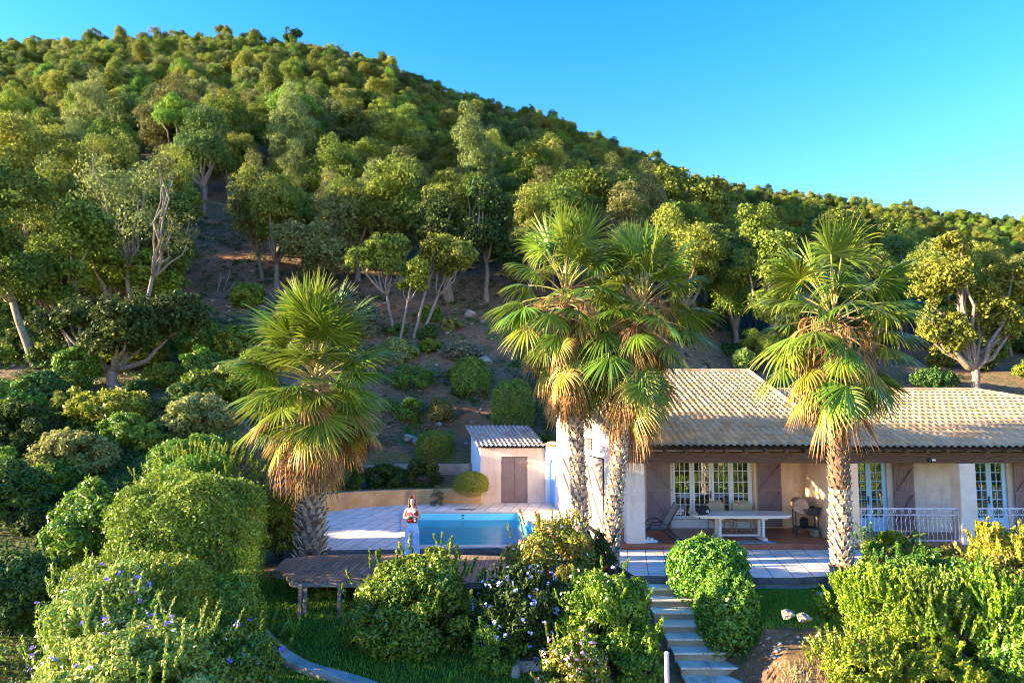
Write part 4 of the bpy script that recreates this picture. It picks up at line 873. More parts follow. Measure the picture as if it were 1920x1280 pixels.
def rock(px,py,D,s,label,sq=(1.2,.9,.8)):
    p=P(px,py,D); bm=bmesh.new(); bmesh.ops.create_icosphere(bm,subdivisions=2,radius=1); a=[rs.uniform(0,6) for _ in range(6)]
    for v in bm.verts:
        c=v.co.copy(); k=1+.26*math.sin(c.x*3+a[0])*math.sin(c.y*3+a[1])+.2*math.sin(c.z*4+a[2]+c.x*2)+rs.uniform(-.09,.09); v.co=Vector((c.x*sq[0],c.y*sq[1],c.z*sq[2]))*k*s
    me=bpy.data.meshes.new('rock'); bm.to_mesh(me); bm.free(); o=link('rock',me,M['rock']); z=tz(p.x,D); o.location=(p.x,D,max(z+.25*s,p.z)if abs(p.z-z)<.4 else z+.25*s); return tag(o,label,'rock','pale rocks on the garden banks')
rock(1478,1150,14.0,.12,'pale angular rock below the lawn, left of the rounded one'); rock(1507,1157,13.9,.12,'pale rounded rock below the lawn, right of the angular one'); rock(1540,1112,15.3,.07,'small flat pale rock on the lawn by the palm foot',(1.5,1,.5))
for i,(px,py,D,s) in enumerate([(880,590,43,.35),(850,625,41,.22),(905,610,42,.2),(768,820,31.5,.22),(780,826,31.2,.18),(700,800,32,.2),(910,680,37.5,.4),(1020,440,60,.6)]):
    rock(px,py,D,s,['grey boulder on the slope above the red earth','low grey stone beside the slender trees','small grey stone under the oak trunk','pale stone on the earth bank above the pool','small pale stone on the earth bank above the pool','lone stone on the shaded bank left of the pool house','broad stone on the slope above the clipped bush','distant boulder among the oaks behind the palms'][i])
# ------------------------------------------------------------------ palms
def frond(name,pitch,seed,pet=.95,R=1.05,nseg=38,fan=150,cup=.35,droop=.9,mat='palm',stiff=.5,stalkmat='palm_stalk',mass=1.0,crumple=0):
    rs=random.Random(seed); V=[]; Fc=[]; T=[]; vv=[]
    d=Vector((math.cos(pitch),0,math.sin(pitch))); p=Vector((0,0,0)); st=[p.copy()]; 
    for k in range(6):
        d=(d+Vector((0,0,-1))*(.05+.05*max(math.cos(pitch),0))*mass).normalized(); p=p+d*pet/6; st.append(p.copy())
    f=d; s=Vector((0,1,0)); n=s.cross(f)*-1; 
    if n.z<0 and abs(pitch)<1.2: n=-n
    n=f.cross(s); n=n if n.z>=0 or pitch>1.2 else -n
    dth=rad(fan*2/nseg); tone0=rs.random()
    for i in range(nseg):
        th=-rad(fan)+dth*(i+.5); L=R*(1-.30*(abs(th)/rad(fan))**1.6)*rs.uniform(.92,1.05); tone=rs.random()
        base_dir=(f*math.cos(th)+s*math.sin(th)-n*cup*abs(math.sin(th*.6))).normalized()
        if crumple: base_dir=(base_dir+Vector((rs.uniform(-1,1),rs.uniform(-1,1),rs.uniform(-1,1)))*crumple).normalized()
        side=(-f*math.sin(th)+s*math.cos(th)).normalized(); side=(side-base_dir*side.dot(base_dir)).normalized()
        split=stiff*rs.uniform(.85,1.1); q=st[-1].copy(); dd=base_dir.copy(); ns=9; o=len(V)
        tw=rs.uniform(-.5,.5); dr=droop*rs.uniform(.6,1.5)
        for k in range(ns+1):
            r=k/ns
            if k>0:
                g=dr*max(0,r-split*.55)**1.2*.62
                dd=(dd+Vector((0,0,-1))*g*(.35+.65*abs(dd.x*dd.x+dd.y*dd.y)**.5)).normalized(); q=q+dd*L/ns
            wj=r*L*math.tan(dth/2)*1.04
            wmax=split*L*math.tan(dth/2)*1.04
            wv=wj if r<=split else wmax*(1-((r-split)/(1-split))**1.15)*.98+.001
            sd=side-dd*side.dot(dd); sd.normalize(); nn=dd.cross(sd)
            if r>split: a=tw*(r-split); sd=sd*math.cos(a)+nn*math.sin(a); nn=dd.cross(sd)
            V+=[q-sd*wv,q+nn*wv*.55,q+sd*wv]; T+=[r+rs.uniform(-.05,.05)]*3; vv+=[.25*tone0+.75*tone]*3
        for k in range(ns): a=o+k*3; Fc+=[(a,a+1,a+4,a+3),(a+1,a+2,a+5,a+4)]
    me=np_mesh(name,np.array([tuple(v) for v in V]),np.array(Fc),{'v':np.array(vv),'t':np.array(T)},M[mat])
    mb=MB(); mb.tube(st,[.022,.02,.018,.016,.014,.013,.012],6); so_=mb.build('stalk',M[stalkmat],smooth=True); sm=so_.data; bpy.data.objects.remove(so_)
    return me,sm
FR={}
def frset(key,pitches,n=2,**kw):
    for pi_,pd in enumerate(pitches):
        for k in range(n): FR.setdefault(key,{}).setdefault(pd,[]).append(frond('frond',rad(pd),hash((pd+200)*13+k+len(key))%9999,**kw))
frset('lush',[82,60,38,16,-6,-28,-50],3,pet=1.05,R=1.0,nseg=36,fan=125,cup=.35,droop=.28,stiff=.50,crumple=.05)
frset('lush_yellow',[16,-10,-32,-54],2,pet=.95,R=1.1,nseg=36,fan=130,cup=.4,droop=.9,mat='palm_yellow',stiff=.5)
frset('lax',[84,62,40,18,-4,-26,-50],3,pet=1.02,R=.98,nseg=34,fan=118,cup=.45,droop=.6,stiff=.48,crumple=.06)
frset('lax_yellow',[-10,-34,-58],2,pet=1.0,R=1.12,nseg=32,fan=110,cup=.55,droop=1.2,mat='palm_yellow',stiff=.42)
frset('dead',[-40,-62,-80],3,pet=.9,R=1.1,nseg=30,fan=85,cup=.7,droop=2.2,mat='palm_dead',stiff=.35,stalkmat='stalk_dead',crumple=.16)
frset('withered',[30,0,-30],2,pet=.45,R=.65,nseg=18,fan=60,cup=.8,droop=3.2,mat='palm_dead',stiff=.25,stalkmat='stalk_dead',crumple=.3)
def palm(name_label,base,top,r0,r1,seed,plan,boot='palm_boot',rows=34,per=9,bl=.17,bw=.12,brown_above=1.1,flare=1.25,lean=(0,0,0),crown_h=1.6,bo=.5,group=None):
    """trunk from base to top, then crown fronds from plan: list of (kind,count,t0,t1,pitch0,pitch1,scale)"""
    rs=random.Random(seed); base=Vector(base); top=Vector(top); t=empty('fan_palm',base,0,name_label,'palm tree','fan palms round the terrace'); H=top-base
    def cpt(u):                       # centre line, local
        b=Vector(lean)*math.sin(u*PI)*1.0; return H*u+b
    def cr(u): return (r0*(flare-(flare-1)*min(u/.10,1)))*(1-u)+r1*u
    mb=MB(); mb.tube([cpt(k/24)-Vector((0,0,.3 if k==0 else 0)) for k in range(25)],[cr(k/24) for k in range(25)],14); mb.m=0
    total=H.length; n=0
    for i in range(rows):
        u=(i+.3)/rows; c=cpt(u); rr=cr(u)
        for j in range(per):
            a=2*PI*(j+(i%2)*.5+rs.uniform(-.10,.10))/per+i*.13; o=Vector((math.cos(a),math.sin(a),0)); tg=Vector((-math.sin(a),math.cos(a),0))
            w_=bw*rs.uniform(.8,1.2); l_=bl*rs.uniform(.7,1.25); out=bo*rs.uniform(.5,1.2)
            kz_=rs.uniform(-.04,.04); sk2=tg*rs.uniform(-.035,.035); b0=c+o*(rr*.97)+Vector((0,0,-l_*.3+kz_)); tip=c+o*(rr+l_*out)+Vector((0,0,l_*.75*rs.uniform(.6,1.2)+kz_))+sk2
            th=o*.028
            vs=[b0-tg*w_*.62,b0+tg*w_*.62,tip+tg*w_*.36,tip-tg*w_*.36]; vs2=[v-th*1.0 for v in vs]
            mb.m=1 if (u<brown_above and rs.random()<.93) else 2
            q=[tuple(v) for v in vs]+[tuple(v) for v in vs2]; mb.add(q,[(0,1,2,3),(7,6,5,4),(3,2,6,7),(1,0,4,5),(0,3,7,4),(2,1,5,6)])
    mb.build('trunk',[M['palm_core'],M[boot],M['palm_boot_brown']],t)
    ga=0; kx=0
    axis=H.normalized()
    for kind,cnt,t0,t1,p0,p1,sc in plan:
        keys=sorted(FR[kind])
        for i in range(cnt):
            u=(i+rs.random()*.6)/max(cnt,1); hh=t0+(t1-t0)*u; pt=p0+(p1-p0)*u+rs.uniform(-17,17)
            key=min(keys,key=lambda k_:abs(k_-pt)); fm_,sm_=rs.choice(FR[kind][key]); ga+=2.39996+rs.uniform(-.25,.25)
            o=link('dead_frond' if kind in('dead','withered') else 'frond',fm_,None,t); o.location=H+axis*hh+Vector((math.cos(ga),math.sin(ga),0))*r1*.5
            s=sc*rs.uniform(.78,1.18); o.scale=(s,s,s); o.rotation_euler=(rs.uniform(-.45,.45),rad(key-pt),ga)
            sk_=link('stalk',sm_,None,o)
    return t
# palm beside the pool (broad, lush)
b=G(582,1040,-.15); tp=P(588,728,b.y)
palm('broad lush fan palm with thick scaly trunk left of the pool',(b.x,b.y,-.25),(tp.x,b.y+.1,tp.z),.36,.25,1,
  [('lush',84,1.0,-.45,88,-24,1.14),('lush_yellow',18,-.05,-.7,5,-45,1.08),('dead',46,-.45,-1.3,-40,-84,1.08),('withered',8,.1,-.5,20,-30,1.0)],rows=30,per=11,bl=.20,bw=.125,bo=.85,flare=1.15)
b=P(1090,1000,18.3); tp=P(1063,572,18.3)
palm('tall fan palm with pale scaly trunk left of the pair by the end wall',(b.x,b.y,-.1),(tp.x,18.5,tp.z),.205,.165,2,
  [('lax',34,.75,.0,88,0,1.05),('lax',17,-.05,-1.0,-5,-62,1.0),('lax_yellow',12,-.4,-1.5,-30,-75,.86),('dead',26,-.8,-2.0,-55,-85,.9),('withered',34,.5,-1.5,20,-40,1.35)],rows=60,per=9,bl=.115,bw=.095,brown_above=.85,bo=.45,lean=(.06,0,0))
b=P(1141,1090,17.6); tp=P(1200,595,18.2)
palm('tall fan palm leaning right in the pair in front of the porch pillar',(b.x,b.y,-.3),(tp.x,18.2,tp.z),.215,.165,3,
  [('lax',36,.75,.0,88,0,1.05),('lax',19,-.05,-1.1,-5,-62,1.02),('lax_yellow',11,-.4,-1.6,-30,-75,.88),('dead',30,-.9,-2.2,-55,-85,.95),('withered',34,.5,-1.5,20,-45,1.3)],rows=62,per=9,bl=.115,bw=.095,brown_above=.80,bo=.45,lean=(-.10,0,0))
b=P(1580,1078,16.4); tp=P(1563,625,16.4)
palm('tall fan palm with ragged crown rising before the tiled roof at right',(b.x,b.y,-.4),(tp.x,16.4,tp.z),.25,.185,4,
  [('lax',36,.8,.0,88,0,1.05),('lax',18,-.05,-.65,-5,-50,1.02),('lax_yellow',9,-.2,-.8,-15,-55,.88),('dead',7,-.8,-1.35,-62,-85,.85),('withered',34,.5,-.9,20,-45,1.25)],rows=58,per=10,bl=.125,bw=.098,brown_above=.40,bo=.45,flare=1.12)
# ------------------------------------------------------------------ shrubs and hedges
def gd(px,py,lo=20.0,hi=80.0):
    D=lo
    while D<hi:
        q=P(px,py,D)
        if q.z<=tz(q.x,D): return D
        D+=.15
    return hi
def box_shrub(name,label,cat,box,D,ry,mat,leaf,n,seed,kind='round',clump=.30,nclump=60,asp=.5,spread=.7,flowers=None,group=None,low=-.6,power=2.0,stems=True,align=None,rot=0,spikes=None,size_px=None,sink=0.0,lump=.10,zfix=None):
    """box: (px0,py0,px1,py1) that the plant fills in the photograph at depth D; ry half depth"""
    a=P(box[0],box[1],D); b_=P(box[2],box[3],D); cx_=(a.x+b_.x)/2; zg=min(tz(cx_,D),tz(cx_,D-ry*.6))
    if zfix is None and 'ball' not in name and a.z>zg+.3: b_.z=min(b_.z,zg-.12)
    cz=(a.z+b_.z)/2; rx=abs(b_.x-a.x)/2; rz=abs(a.z-b_.z)/2
    rng=np.random.default_rng(seed); t=empty(name,(cx_,D,0),rot,label,cat,group)
    parts=[]
    if kind=='round':
        me,c,rc=crown('foliage',(rx*.88,ry*.88,rz*.9),int(nclump*1.25),n,leaf,M[mat],seed,clump*.78,asp,min(low,-.85),spread+.2,.35,shell=(.62,1.0))
        me.transform(Matrix.Translation((0,0,cz))); link('foliage',me,None,t); surfp=None
    else:                                      # clipped: superellipsoid
        d=rdir(n,rng); d[:,2]=np.where((d[:,2]<-.5)&(rng.random(n)<.8),-d[:,2],d[:,2])
        q=(np.abs(d[:,0])**power+np.abs(d[:,1])**power+np.abs(d[:,2])**power)**(-1/power)
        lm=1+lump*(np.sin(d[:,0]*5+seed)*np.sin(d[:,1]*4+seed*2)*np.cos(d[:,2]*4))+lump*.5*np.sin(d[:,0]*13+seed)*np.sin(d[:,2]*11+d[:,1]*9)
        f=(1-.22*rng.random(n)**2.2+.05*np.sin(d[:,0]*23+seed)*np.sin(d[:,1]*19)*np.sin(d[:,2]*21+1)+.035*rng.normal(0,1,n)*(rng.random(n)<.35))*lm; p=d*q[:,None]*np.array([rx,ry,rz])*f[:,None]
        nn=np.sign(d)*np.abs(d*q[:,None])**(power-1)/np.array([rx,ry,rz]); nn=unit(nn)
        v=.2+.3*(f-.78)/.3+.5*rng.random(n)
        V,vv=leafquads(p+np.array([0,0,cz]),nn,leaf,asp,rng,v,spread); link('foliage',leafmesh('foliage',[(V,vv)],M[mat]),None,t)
    if spikes is None and kind=='round' and D<17.5: spikes=(int(13*rx*ry+5),.20+.10*rz,leaf*.95,mat)
    if spikes:
        ns,sl_,sw_,smat=spikes; u=rng.uniform(-1,1,(ns,2)); r2=np.minimum((u**2).sum(1),1); p=np.stack([u[:,0]*rx*.9,u[:,1]*ry*.9,cz+rz*np.sqrt(np.maximum(0,1-np.abs(u[:,0])**3*.9-np.abs(u[:,1])**3*.9))*.85],1)
        Vs=[];vs_=[]
        for i in range(ns):
            L=sl_*rng.uniform(.6,1.2); dr_=unit(np.array([[rng.normal(0,.22)+u[i,0]*.35,rng.normal(0,.22)+u[i,1]*.25,1]]))[0]; m_=46
            tt=rng.random(m_)*L; pp=p[i]+dr_*tt[:,None]+rng.normal(0,.008,(m_,3)); nn=rdir(m_,rng); nn[:,2]*=.3
            A_,B_=leafquads(pp,nn,sw_,.38,rng,.3+.7*rng.random(m_)*(tt/L),.4,align=dr_*.7+np.array([0,0,.0])); Vs.append(A_); vs_.append(B_)
        if smat==mat:
            fo=[c for c in t.children if c.name.startswith('foliage')] or [o for o in bpy.data.objects if o.parent==t]; fo=fo[0]; m0=fo.data; V0=np.empty(len(m0.vertices)*3,np.float32); m0.vertices.foreach_get('co',V0); v0=np.empty(len(m0.vertices),np.float32); m0.attributes['v'].data.foreach_get('value',v0)
            fo.data=leafmesh('foliage',[(V0.reshape(-1,3),v0),(np.concatenate(Vs),np.concatenate(vs_))],M[mat])
        else: link('shoots',leafmesh('shoots',[(np.concatenate(Vs),np.concatenate(vs_))],M[smat]),None,t)
    if flowers:
        for fmat,cnt,fs,fb in flowers:
            d=rdir(cnt*4,rng); d=d[(d[:,1]<.35)&(d[:,2]>-.6)]; 
            if fb: d=d[(d[:,0]*rx*1>fb[0]*rx)&(d[:,0]<fb[1])&(d[:,2]>fb[2])&(d[:,2]<fb[3])]
            d=d[:cnt]; p=d*np.array([rx,ry,rz])*rng.uniform(.88,1.0,(len(d),1))+np.array([0,0,cz]); kx=5
            pp=np.repeat(p,kx,0)+rng.normal(0,fs*.35,(len(p)*kx,3)); nn=np.repeat(d,kx,0)
            V,vv=leafquads(pp,nn,fs,.8,rng,rng.random(len(pp)),.5); link('blossoms',leafmesh('blossoms',[(V,vv)],M[fmat]),None,t)
    if stems:
        zb=tz(cx_,D); zb=min(zb,cz-rz*.6); mb=MB(); rs=random.Random(seed)
        for k in range(6):
            a_=rs.uniform(0,6.28); e=Vector((math.cos(a_)*rx*.6,math.sin(a_)*ry*.6,cz+rz*rs.uniform(-.1,.5))); s0=Vector((math.cos(a_)*rx*.15,math.sin(a_)*ry*.15,zb-.15)); mid=s0.lerp(e,.5)+Vector((rs.uniform(-.1,.1),0,.1))
            mb.tube([s0,mid,e],[.035,.025,.01],6)
        mb.build('stems',M['twig'],t)
    return t
S=box_shrub
# middle foreground
S('green_shrub','dense leafy green shrub in front of the deck beside the standing woman','shrub',(630,1036,925,1262),15.0,1.25,'laurel',.10,30000,101,clump=.26,nclump=90)
S('green_shrub','upright light leaved shrub tips rising before the pool edge','shrub',(740,1002,872,1130),15.3,.6,'lime',.105,6500,102,clump=.26,nclump=46)
S('plumbago_shrub','dark plumbago shrub with pale blue flowers in the centre of the bank','shrub',(872,1058,1092,1255),14.6,1.0,'oak_dark',.085,25000,103,clump=.26,nclump=80,flowers=[('blue_flower',75,.055,None)])
S('bougainvillea_shrub','rust tinged yellow green shrub at the foot of the paired palms','shrub',(936,962,1128,1092),16.6,.9,'reddish',.085,17000,104,clump=.28,nclump=80,flowers=[('red_flower',8,.05,None),('white_flower',8,.05,None)])
S('dark_shrub','small dark shrub with red blooms round the leaning palm foot','shrub',(1085,1000,1160,1090),17.0,.5,'oak_dark',.08,6000,105,clump=.3,nclump=40,flowers=[('red_flower',6,.06,None)])
S('flowering_shrub','tall bright green shrub left of the garden steps','shrub',(1030,1052,1232,1262),14.2,.9,'lime',.085,24000,106,clump=.27,nclump=90,flowers=[('white_flower',22,.05,(-1,.2,.2,1))])
S('flowering_shrub','low shrub with pink blossom at the bottom edge','shrub',(1000,1180,1150,1310),13.1,.6,'reddish',.08,9000,107,clump=.3,nclump=50,flowers=[('pink_flower',60,.05,None)])
S('clipped_hedge','rounded clipped hedge running down beside the garden steps','hedge',(1254,1012,1400,1130),15.9,.85,'laurel',.085,15000,108,zfix=1,kind='clip',power=2.6,lump=.09,spread=.9,asp=.55)
S('clipped_hedge','lower end of the clipped hedge beside the garden steps','hedge',(1308,1070,1418,1218),14.7,.7,'laurel',.085,13000,109,kind='clip',power=2.5,lump=.1,spread=.9,asp=.55)
S('green_shrub','low dark green shrub under the front edge of the deck by the stone block','shrub',(880,1150,990,1262),14.2,.6,'hedge',.085,9000,160,clump=.3,nclump=50)
S('green_shrub','small yellow green shrub filling the gap above the grey metal post','shrub',(1150,1160,1250,1262),13.6,.5,'lime_oak',.08,8000,161,clump=.3,nclump=40)
# right foreground
S('golden_heath_shrub','golden yellow spiky heath shrub at the foot of the right palm','shrub',(1562,1080,1740,1250),13.9,.95,'gold',.07,15000,110,clump=.28,nclump=70,asp=.3,spikes=(230,.34,.07,'gold'))
S('green_shrub','broad mid green shrub bank right of the palm trunk','shrub',(1608,1032,1890,1180),15.2,1.1,'laurel',.085,24000,111,clump=.26,nclump=90)
S('dwarf_fan_palm','clump of small fan palms before the iron railing','palm',(1604,985,1720,1062),16.9,.6,'laurel',.09,5000,112,clump=.3,nclump=40)
S('broom_shrub','fine stemmed green broom shrub among the golden bushes','shrub',(1690,1110,1800,1240),13.4,.6,'lime',.07,8000,113,clump=.3,nclump=50,asp=.22,spikes=(170,.55,.08,'laurel'))
S('broom_shrub','golden stemmed broom shrub near the right edge','shrub',(1790,1105,1930,1260),13.3,.8,'gold',.07,11000,114,clump=.3,nclump=60,asp=.3,spikes=(120,.5,.08,'gold'))
S('oleander_shrub','pale yellow leaved oleander at the right edge before the railing','shrub',(1800,992,1990,1110),15.8,.9,'yellow',.12,13000,115,clump=.28,nclump=70,asp=.26,spikes=(60,.3,.12,'yellow'))
S('silver_shrub','low dark grey green ground shrub under the porch railing','shrub',(1715,1020,1830,1065),18.2,.55,'oak_grey',.075,7000,116,clump=.3,nclump=40)
S('fern_shrub','feathery bright green shrub along the bottom edge','shrub',(1530,1195,1700,1310),12.6,.7,'lime',.075,12000,117,clump=.28,nclump=70,asp=.3,spikes=(70,.3,.07,'lime'))
S('fern_shrub','feathery yellow green shrub left of the lower right corner','shrub',(1680,1215,1850,1330),12.4,.7,'gold',.075,12000,118,clump=.28,nclump=70,asp=.3)
S('leafy_shrub','leafy green shrub filling the lower right corner','shrub',(1820,1150,2010,1330),12.7,.9,'laurel',.085,17000,119,clump=.28,nclump=80,asp=.4,flowers=None)
S('dark_shrub','small dark ivy shrub in the shade left of the golden heath','shrub',(1515,1120,1590,1200),14.6,.4,'hedge',.08,5000,120,clump=.3,nclump=30)
S('cream_groundcover','cream tinted low shrub between palm and oleander','shrub',(1760,1040,1830,1075),16.3,.4,'greygreen',.07,4000,121,clump=.3,nclump=30)
# left foreground
S('morning_glory_bush','sprawling grey green bush with violet morning glory flowers at bottom left','shrub',(20,1150,470,1420),11.6,1.7,'greygreen',.085,52000,122,clump=.20,nclump=190,flowers=[('violet_flower',34,.065,None),('white_flower',40,.04,None)],spikes=(50,.45,.06,'greygreen'))
S('morning_glory_bush','yellow green climbing bush with violet flowers at the left edge','shrub',(70,1040,340,1230),12.8,1.1,'greygreen',.085,24000,123,clump=.25,nclump=100,flowers=[('violet_flower',26,.06,None)])
S('morning_glory_bush','green creeper mound with blue flowers beside the long kerb','shrub',(330,1160,540,1330),12.6,1.0,'laurel',.08,20000,124,clump=.25,nclump=90,flowers=[('violet_flower',8,.07,None)])
S('clipped_hedge','low clipped hedge with a flat lit top at left','hedge',(130,1048,386,1200),13.8,.9,'hedge',.06,26000,125,kind='clip',power=4.0,lump=.05,spread=.8)
S('clipped_hedge','big clipped hedge block with shaded front left of the pool palm','hedge',(222,892,488,1085),16.6,1.3,'hedge',.075,36000,126,kind='clip',power=3.0,lump=.12,spread=1.1,spikes=(40,.35,.06,'lime'))
S('clipped_hedge','second tall clipped hedge behind the big shaded one','hedge',(262,838,496,960),19.6,1.3,'laurel',.09,26000,127,clump=.24,nclump=120,spikes=(60,.5,.07,'lime'))
S('clipped_hedge','far clipped hedge with bright green top behind the two others','hedge',(268,803,450,890),22.5,1.3,'hedge',.09,18000,128,clump=.24,nclump=100)
S('dark_shrub','dark round shrub right of the low clipped hedge','shrub',(372,1078,488,1190),14.6,.6,'hedge',.07,12000,129,kind='clip',power=2.4,lump=.12)
S('ivy_bush','tall bright green ivy covered bush left of the clipped hedges','shrub',(78,895,250,1110),17.6,1.3,'laurel',.11,20000,130,clump=.25,nclump=110)
S('dark_shrub','dark leafy shrub in the shade between hedge and pool palm','shrub',(476,905,568,1030),20.0,.7,'hedge',.10,9000,131,clump=.3,nclump=50)
S('green_shrub','shaded green shrub under the left edge of the deck','shrub',(575,1095,660,1150),17.2,.4,'lime',.09,4000,132,clump=.3,nclump=30)
S('dark_shrub','shaded underbrush at the left edge below the scrub','shrub',(-60,1020,100,1200),15.2,1.0,'oak_dark',.09,15000,133,clump=.28,nclump=70)
# clipped plants on the bank above the pool
S('box_ball','round clipped box ball on the low wall by the pool house','clipped bush',(850,884,916,932),27.4,.62,'lime',.05,12000,140,kind='clip',power=2.2,lump=.02,spread=.6,stems=False)
S('clipped_bush','upright clipped bush on the bank left of the pool house','clipped bush',(782,809,848,868),31.0,.75,'hedge',.07,10000,141,kind='clip',power=3.2,lump=.04,spread=.8)
S('clipped_bush','large square clipped bush on the bank behind the pool house','clipped bush',(922,714,1000,800),32.5,1.0,'hedge',.08,13000,142,kind='clip',power=3.2,lump=.05,spread=.8)
S('round_bush','round dark bush on the slope above the red earth','bush',(848,672,918,740),35,.9,'hedge',.09,9000,143,kind='clip',power=2.3,lump=.12)
S('round_bush','low spreading green bush above the pool palm crown edge','bush',(725,678,822,735),35.5,1.1,'hedge',.09,9000,144,clump=.3,nclump=50)
S('round_bush','small dark bush beside the red earth scar','bush',(735,742,802,785),33,.7,'hedge',.09,6000,145,clump=.3,nclump=40)
S('low_hedge','low green hedge on the wall behind the arch','hedge',(990,805,1062,832),30.2,.6,'laurel',.07,6000,146,clump=.3,nclump=40)
S('bed_shrub','dark shrub cascading over the low wall beside the palm skirt','shrub',(596,856,690,930),28.6,.6,'oak_dark',.08,12000,147,clump=.3,nclump=50)
S('bed_shrub','dark rosemary shrub in the bed left of the tangled one','shrub',(672,866,768,928),28.9,.6,'oak_dark',.08,13000,148,clump=.3,nclump=50)
S('bed_shrub','tangled brown green shrub in the middle of the planting bed','shrub',(745,856,836,928),29.0,.6,'oak_dark',.08,13000,149,clump=.3,nclump=50)
S('lavender_clump','small silvery blue clump hanging over the low wall','plant',(808,904,832,932),27.45,.25,'bluegrey',.06,1800,150,clump=.35,nclump=20,stems=False)
# undergrowth on the slope
rng=random.Random(77); k=0
under=[ # px0,py0,px1,py1,D,mat,label
(325,590,425,690,29,'lime','bright lime leaved bush on the slope beside the forked trunk'),(330,690,430,770,27,'laurel','glossy green bush between the lime bush and pool palm'),
(100,640,190,745,27,'laurel','bright green bush below the leaning trunk at far left'),(120,725,300,800,25,'lime','yellow green thicket under the forked trunk'),
(-40,520,60,660,31,'oak_dark','dark thicket at the left edge under the tall oaks'),(35,690,130,770,26,'oak_dark','dark leafy thicket below the leaning trunk'),
(400,600,490,700,31,'hedge','dark ivy clad bush left of the pool palm crown'),(190,600,330,700,33,'hedge','deep green thicket right of the forked trunk'),
(-60,750,120,850,23,'oak_dark','dark green scrub mass at the left edge'),(60,800,230,900,21.5,'oak_grey','pale olive scrub above the ivy bush'),
(180,770,290,850,23.5,'hedge','green bush above the ivy covered bush'),(-60,850,100,1000,18.8,'oak_dark','dark tangled scrub at the left edge above the morning glory'),
(290,740,450,815,25.5,'oak_grey','olive scrub behind the far clipped hedge'),(430,640,520,760,29,'hedge','dark shrub hidden partly by the pool palm'),
(640,560,720,640,41,'bluegrey','grey leafless scrub under the slender trees'),(700,630,790,680,39,'oak_grey','low olive scrub at the foot of the slender trees'),
(820,640,910,680,38,'bluegrey','grey green scrub on the bank under the oak trunk'),(430,525,500,580,44,'hedge','small green bush on the open slope'),
(620,790,700,860,31,'oak_dark','dark bush behind the pool palm skirt'),(800,740,850,800,32.5,'oak_grey','sprawling olive plant across the red earth'),
(1000,640,1060,760,34,'oak_dark','dark shrub on the bank left of the paired palms'),(1370,650,1420,700,34,'greygreen','pale grey green shrub behind the roof ridge'),
(1700,690,1800,735,33,'oak_dark','low shrubs behind the right roof ridge'),(1880,740,1990,800,31,'laurel','green bush beyond the hip of the roof'),
(300,500,350,545,56,'oak_dark','small dark bush on the open slope under the grey trees'),(560,560,640,640,43,'hedge','dark bush behind the top of the pool palm')]
for i,(a,b_,c,d_,D,m_,lb) in enumerate(under):
    D=gd((a+c)/2,d_-4,20)+.2
    S('undergrowth_bush',lb,'bush',(a,b_,c,d_),D,.5*(c-a)/F*D*.8,m_,.09+.0022*D,int(7000+2500*((c-a)/100)),300+i,clump=.30,nclump=60,group='undergrowth bushes of the hillside',asp=.45)
rb=random.Random(42)
def filler(n,x0,x1,y0,y1,label,mats,smin,smax):
    for k in range(n):
        px=rb.uniform(x0,x1); py=rb.uniform(y0,y1); w_=rb.uniform(smin,smax); D=gd(px,py,17.5)+.2
        S('undergrowth_bush',label,'bush',(px-w_/2,py-w_*rb.uniform(.5,.8),px+w_/2,py),D,.45*w_/F*D,rb.choice(mats),.085+.002*D,int(3500+1800*w_/100),900+int(px)+int(py),clump=.30,nclump=40,group='undergrowth bushes of the hillside',asp=.45)
filler(34,-20,440,640,860,'small bush among the thick undergrowth on the left slope',['hedge','laurel','oak_dark','oak','lime_oak','oak_dark'],60,110)
filler(12,-20,210,880,1010,'dark leafy bush in the shade of the left bank',['hedge','oak_dark','laurel'],70,110)
filler(16,1010,1420,590,700,'dark bush on the shaded slope behind the paired palms',['oak_dark','hedge','oak'],50,90)
filler(18,1470,1960,640,738,'bush on the slope just behind the right roof',['oak_dark','hedge','oak','laurel'],50,90)
filler(12,560,930,575,800,'small bush on the open slope above the pool',['oak_dark','oak_grey','hedge'],28,55)
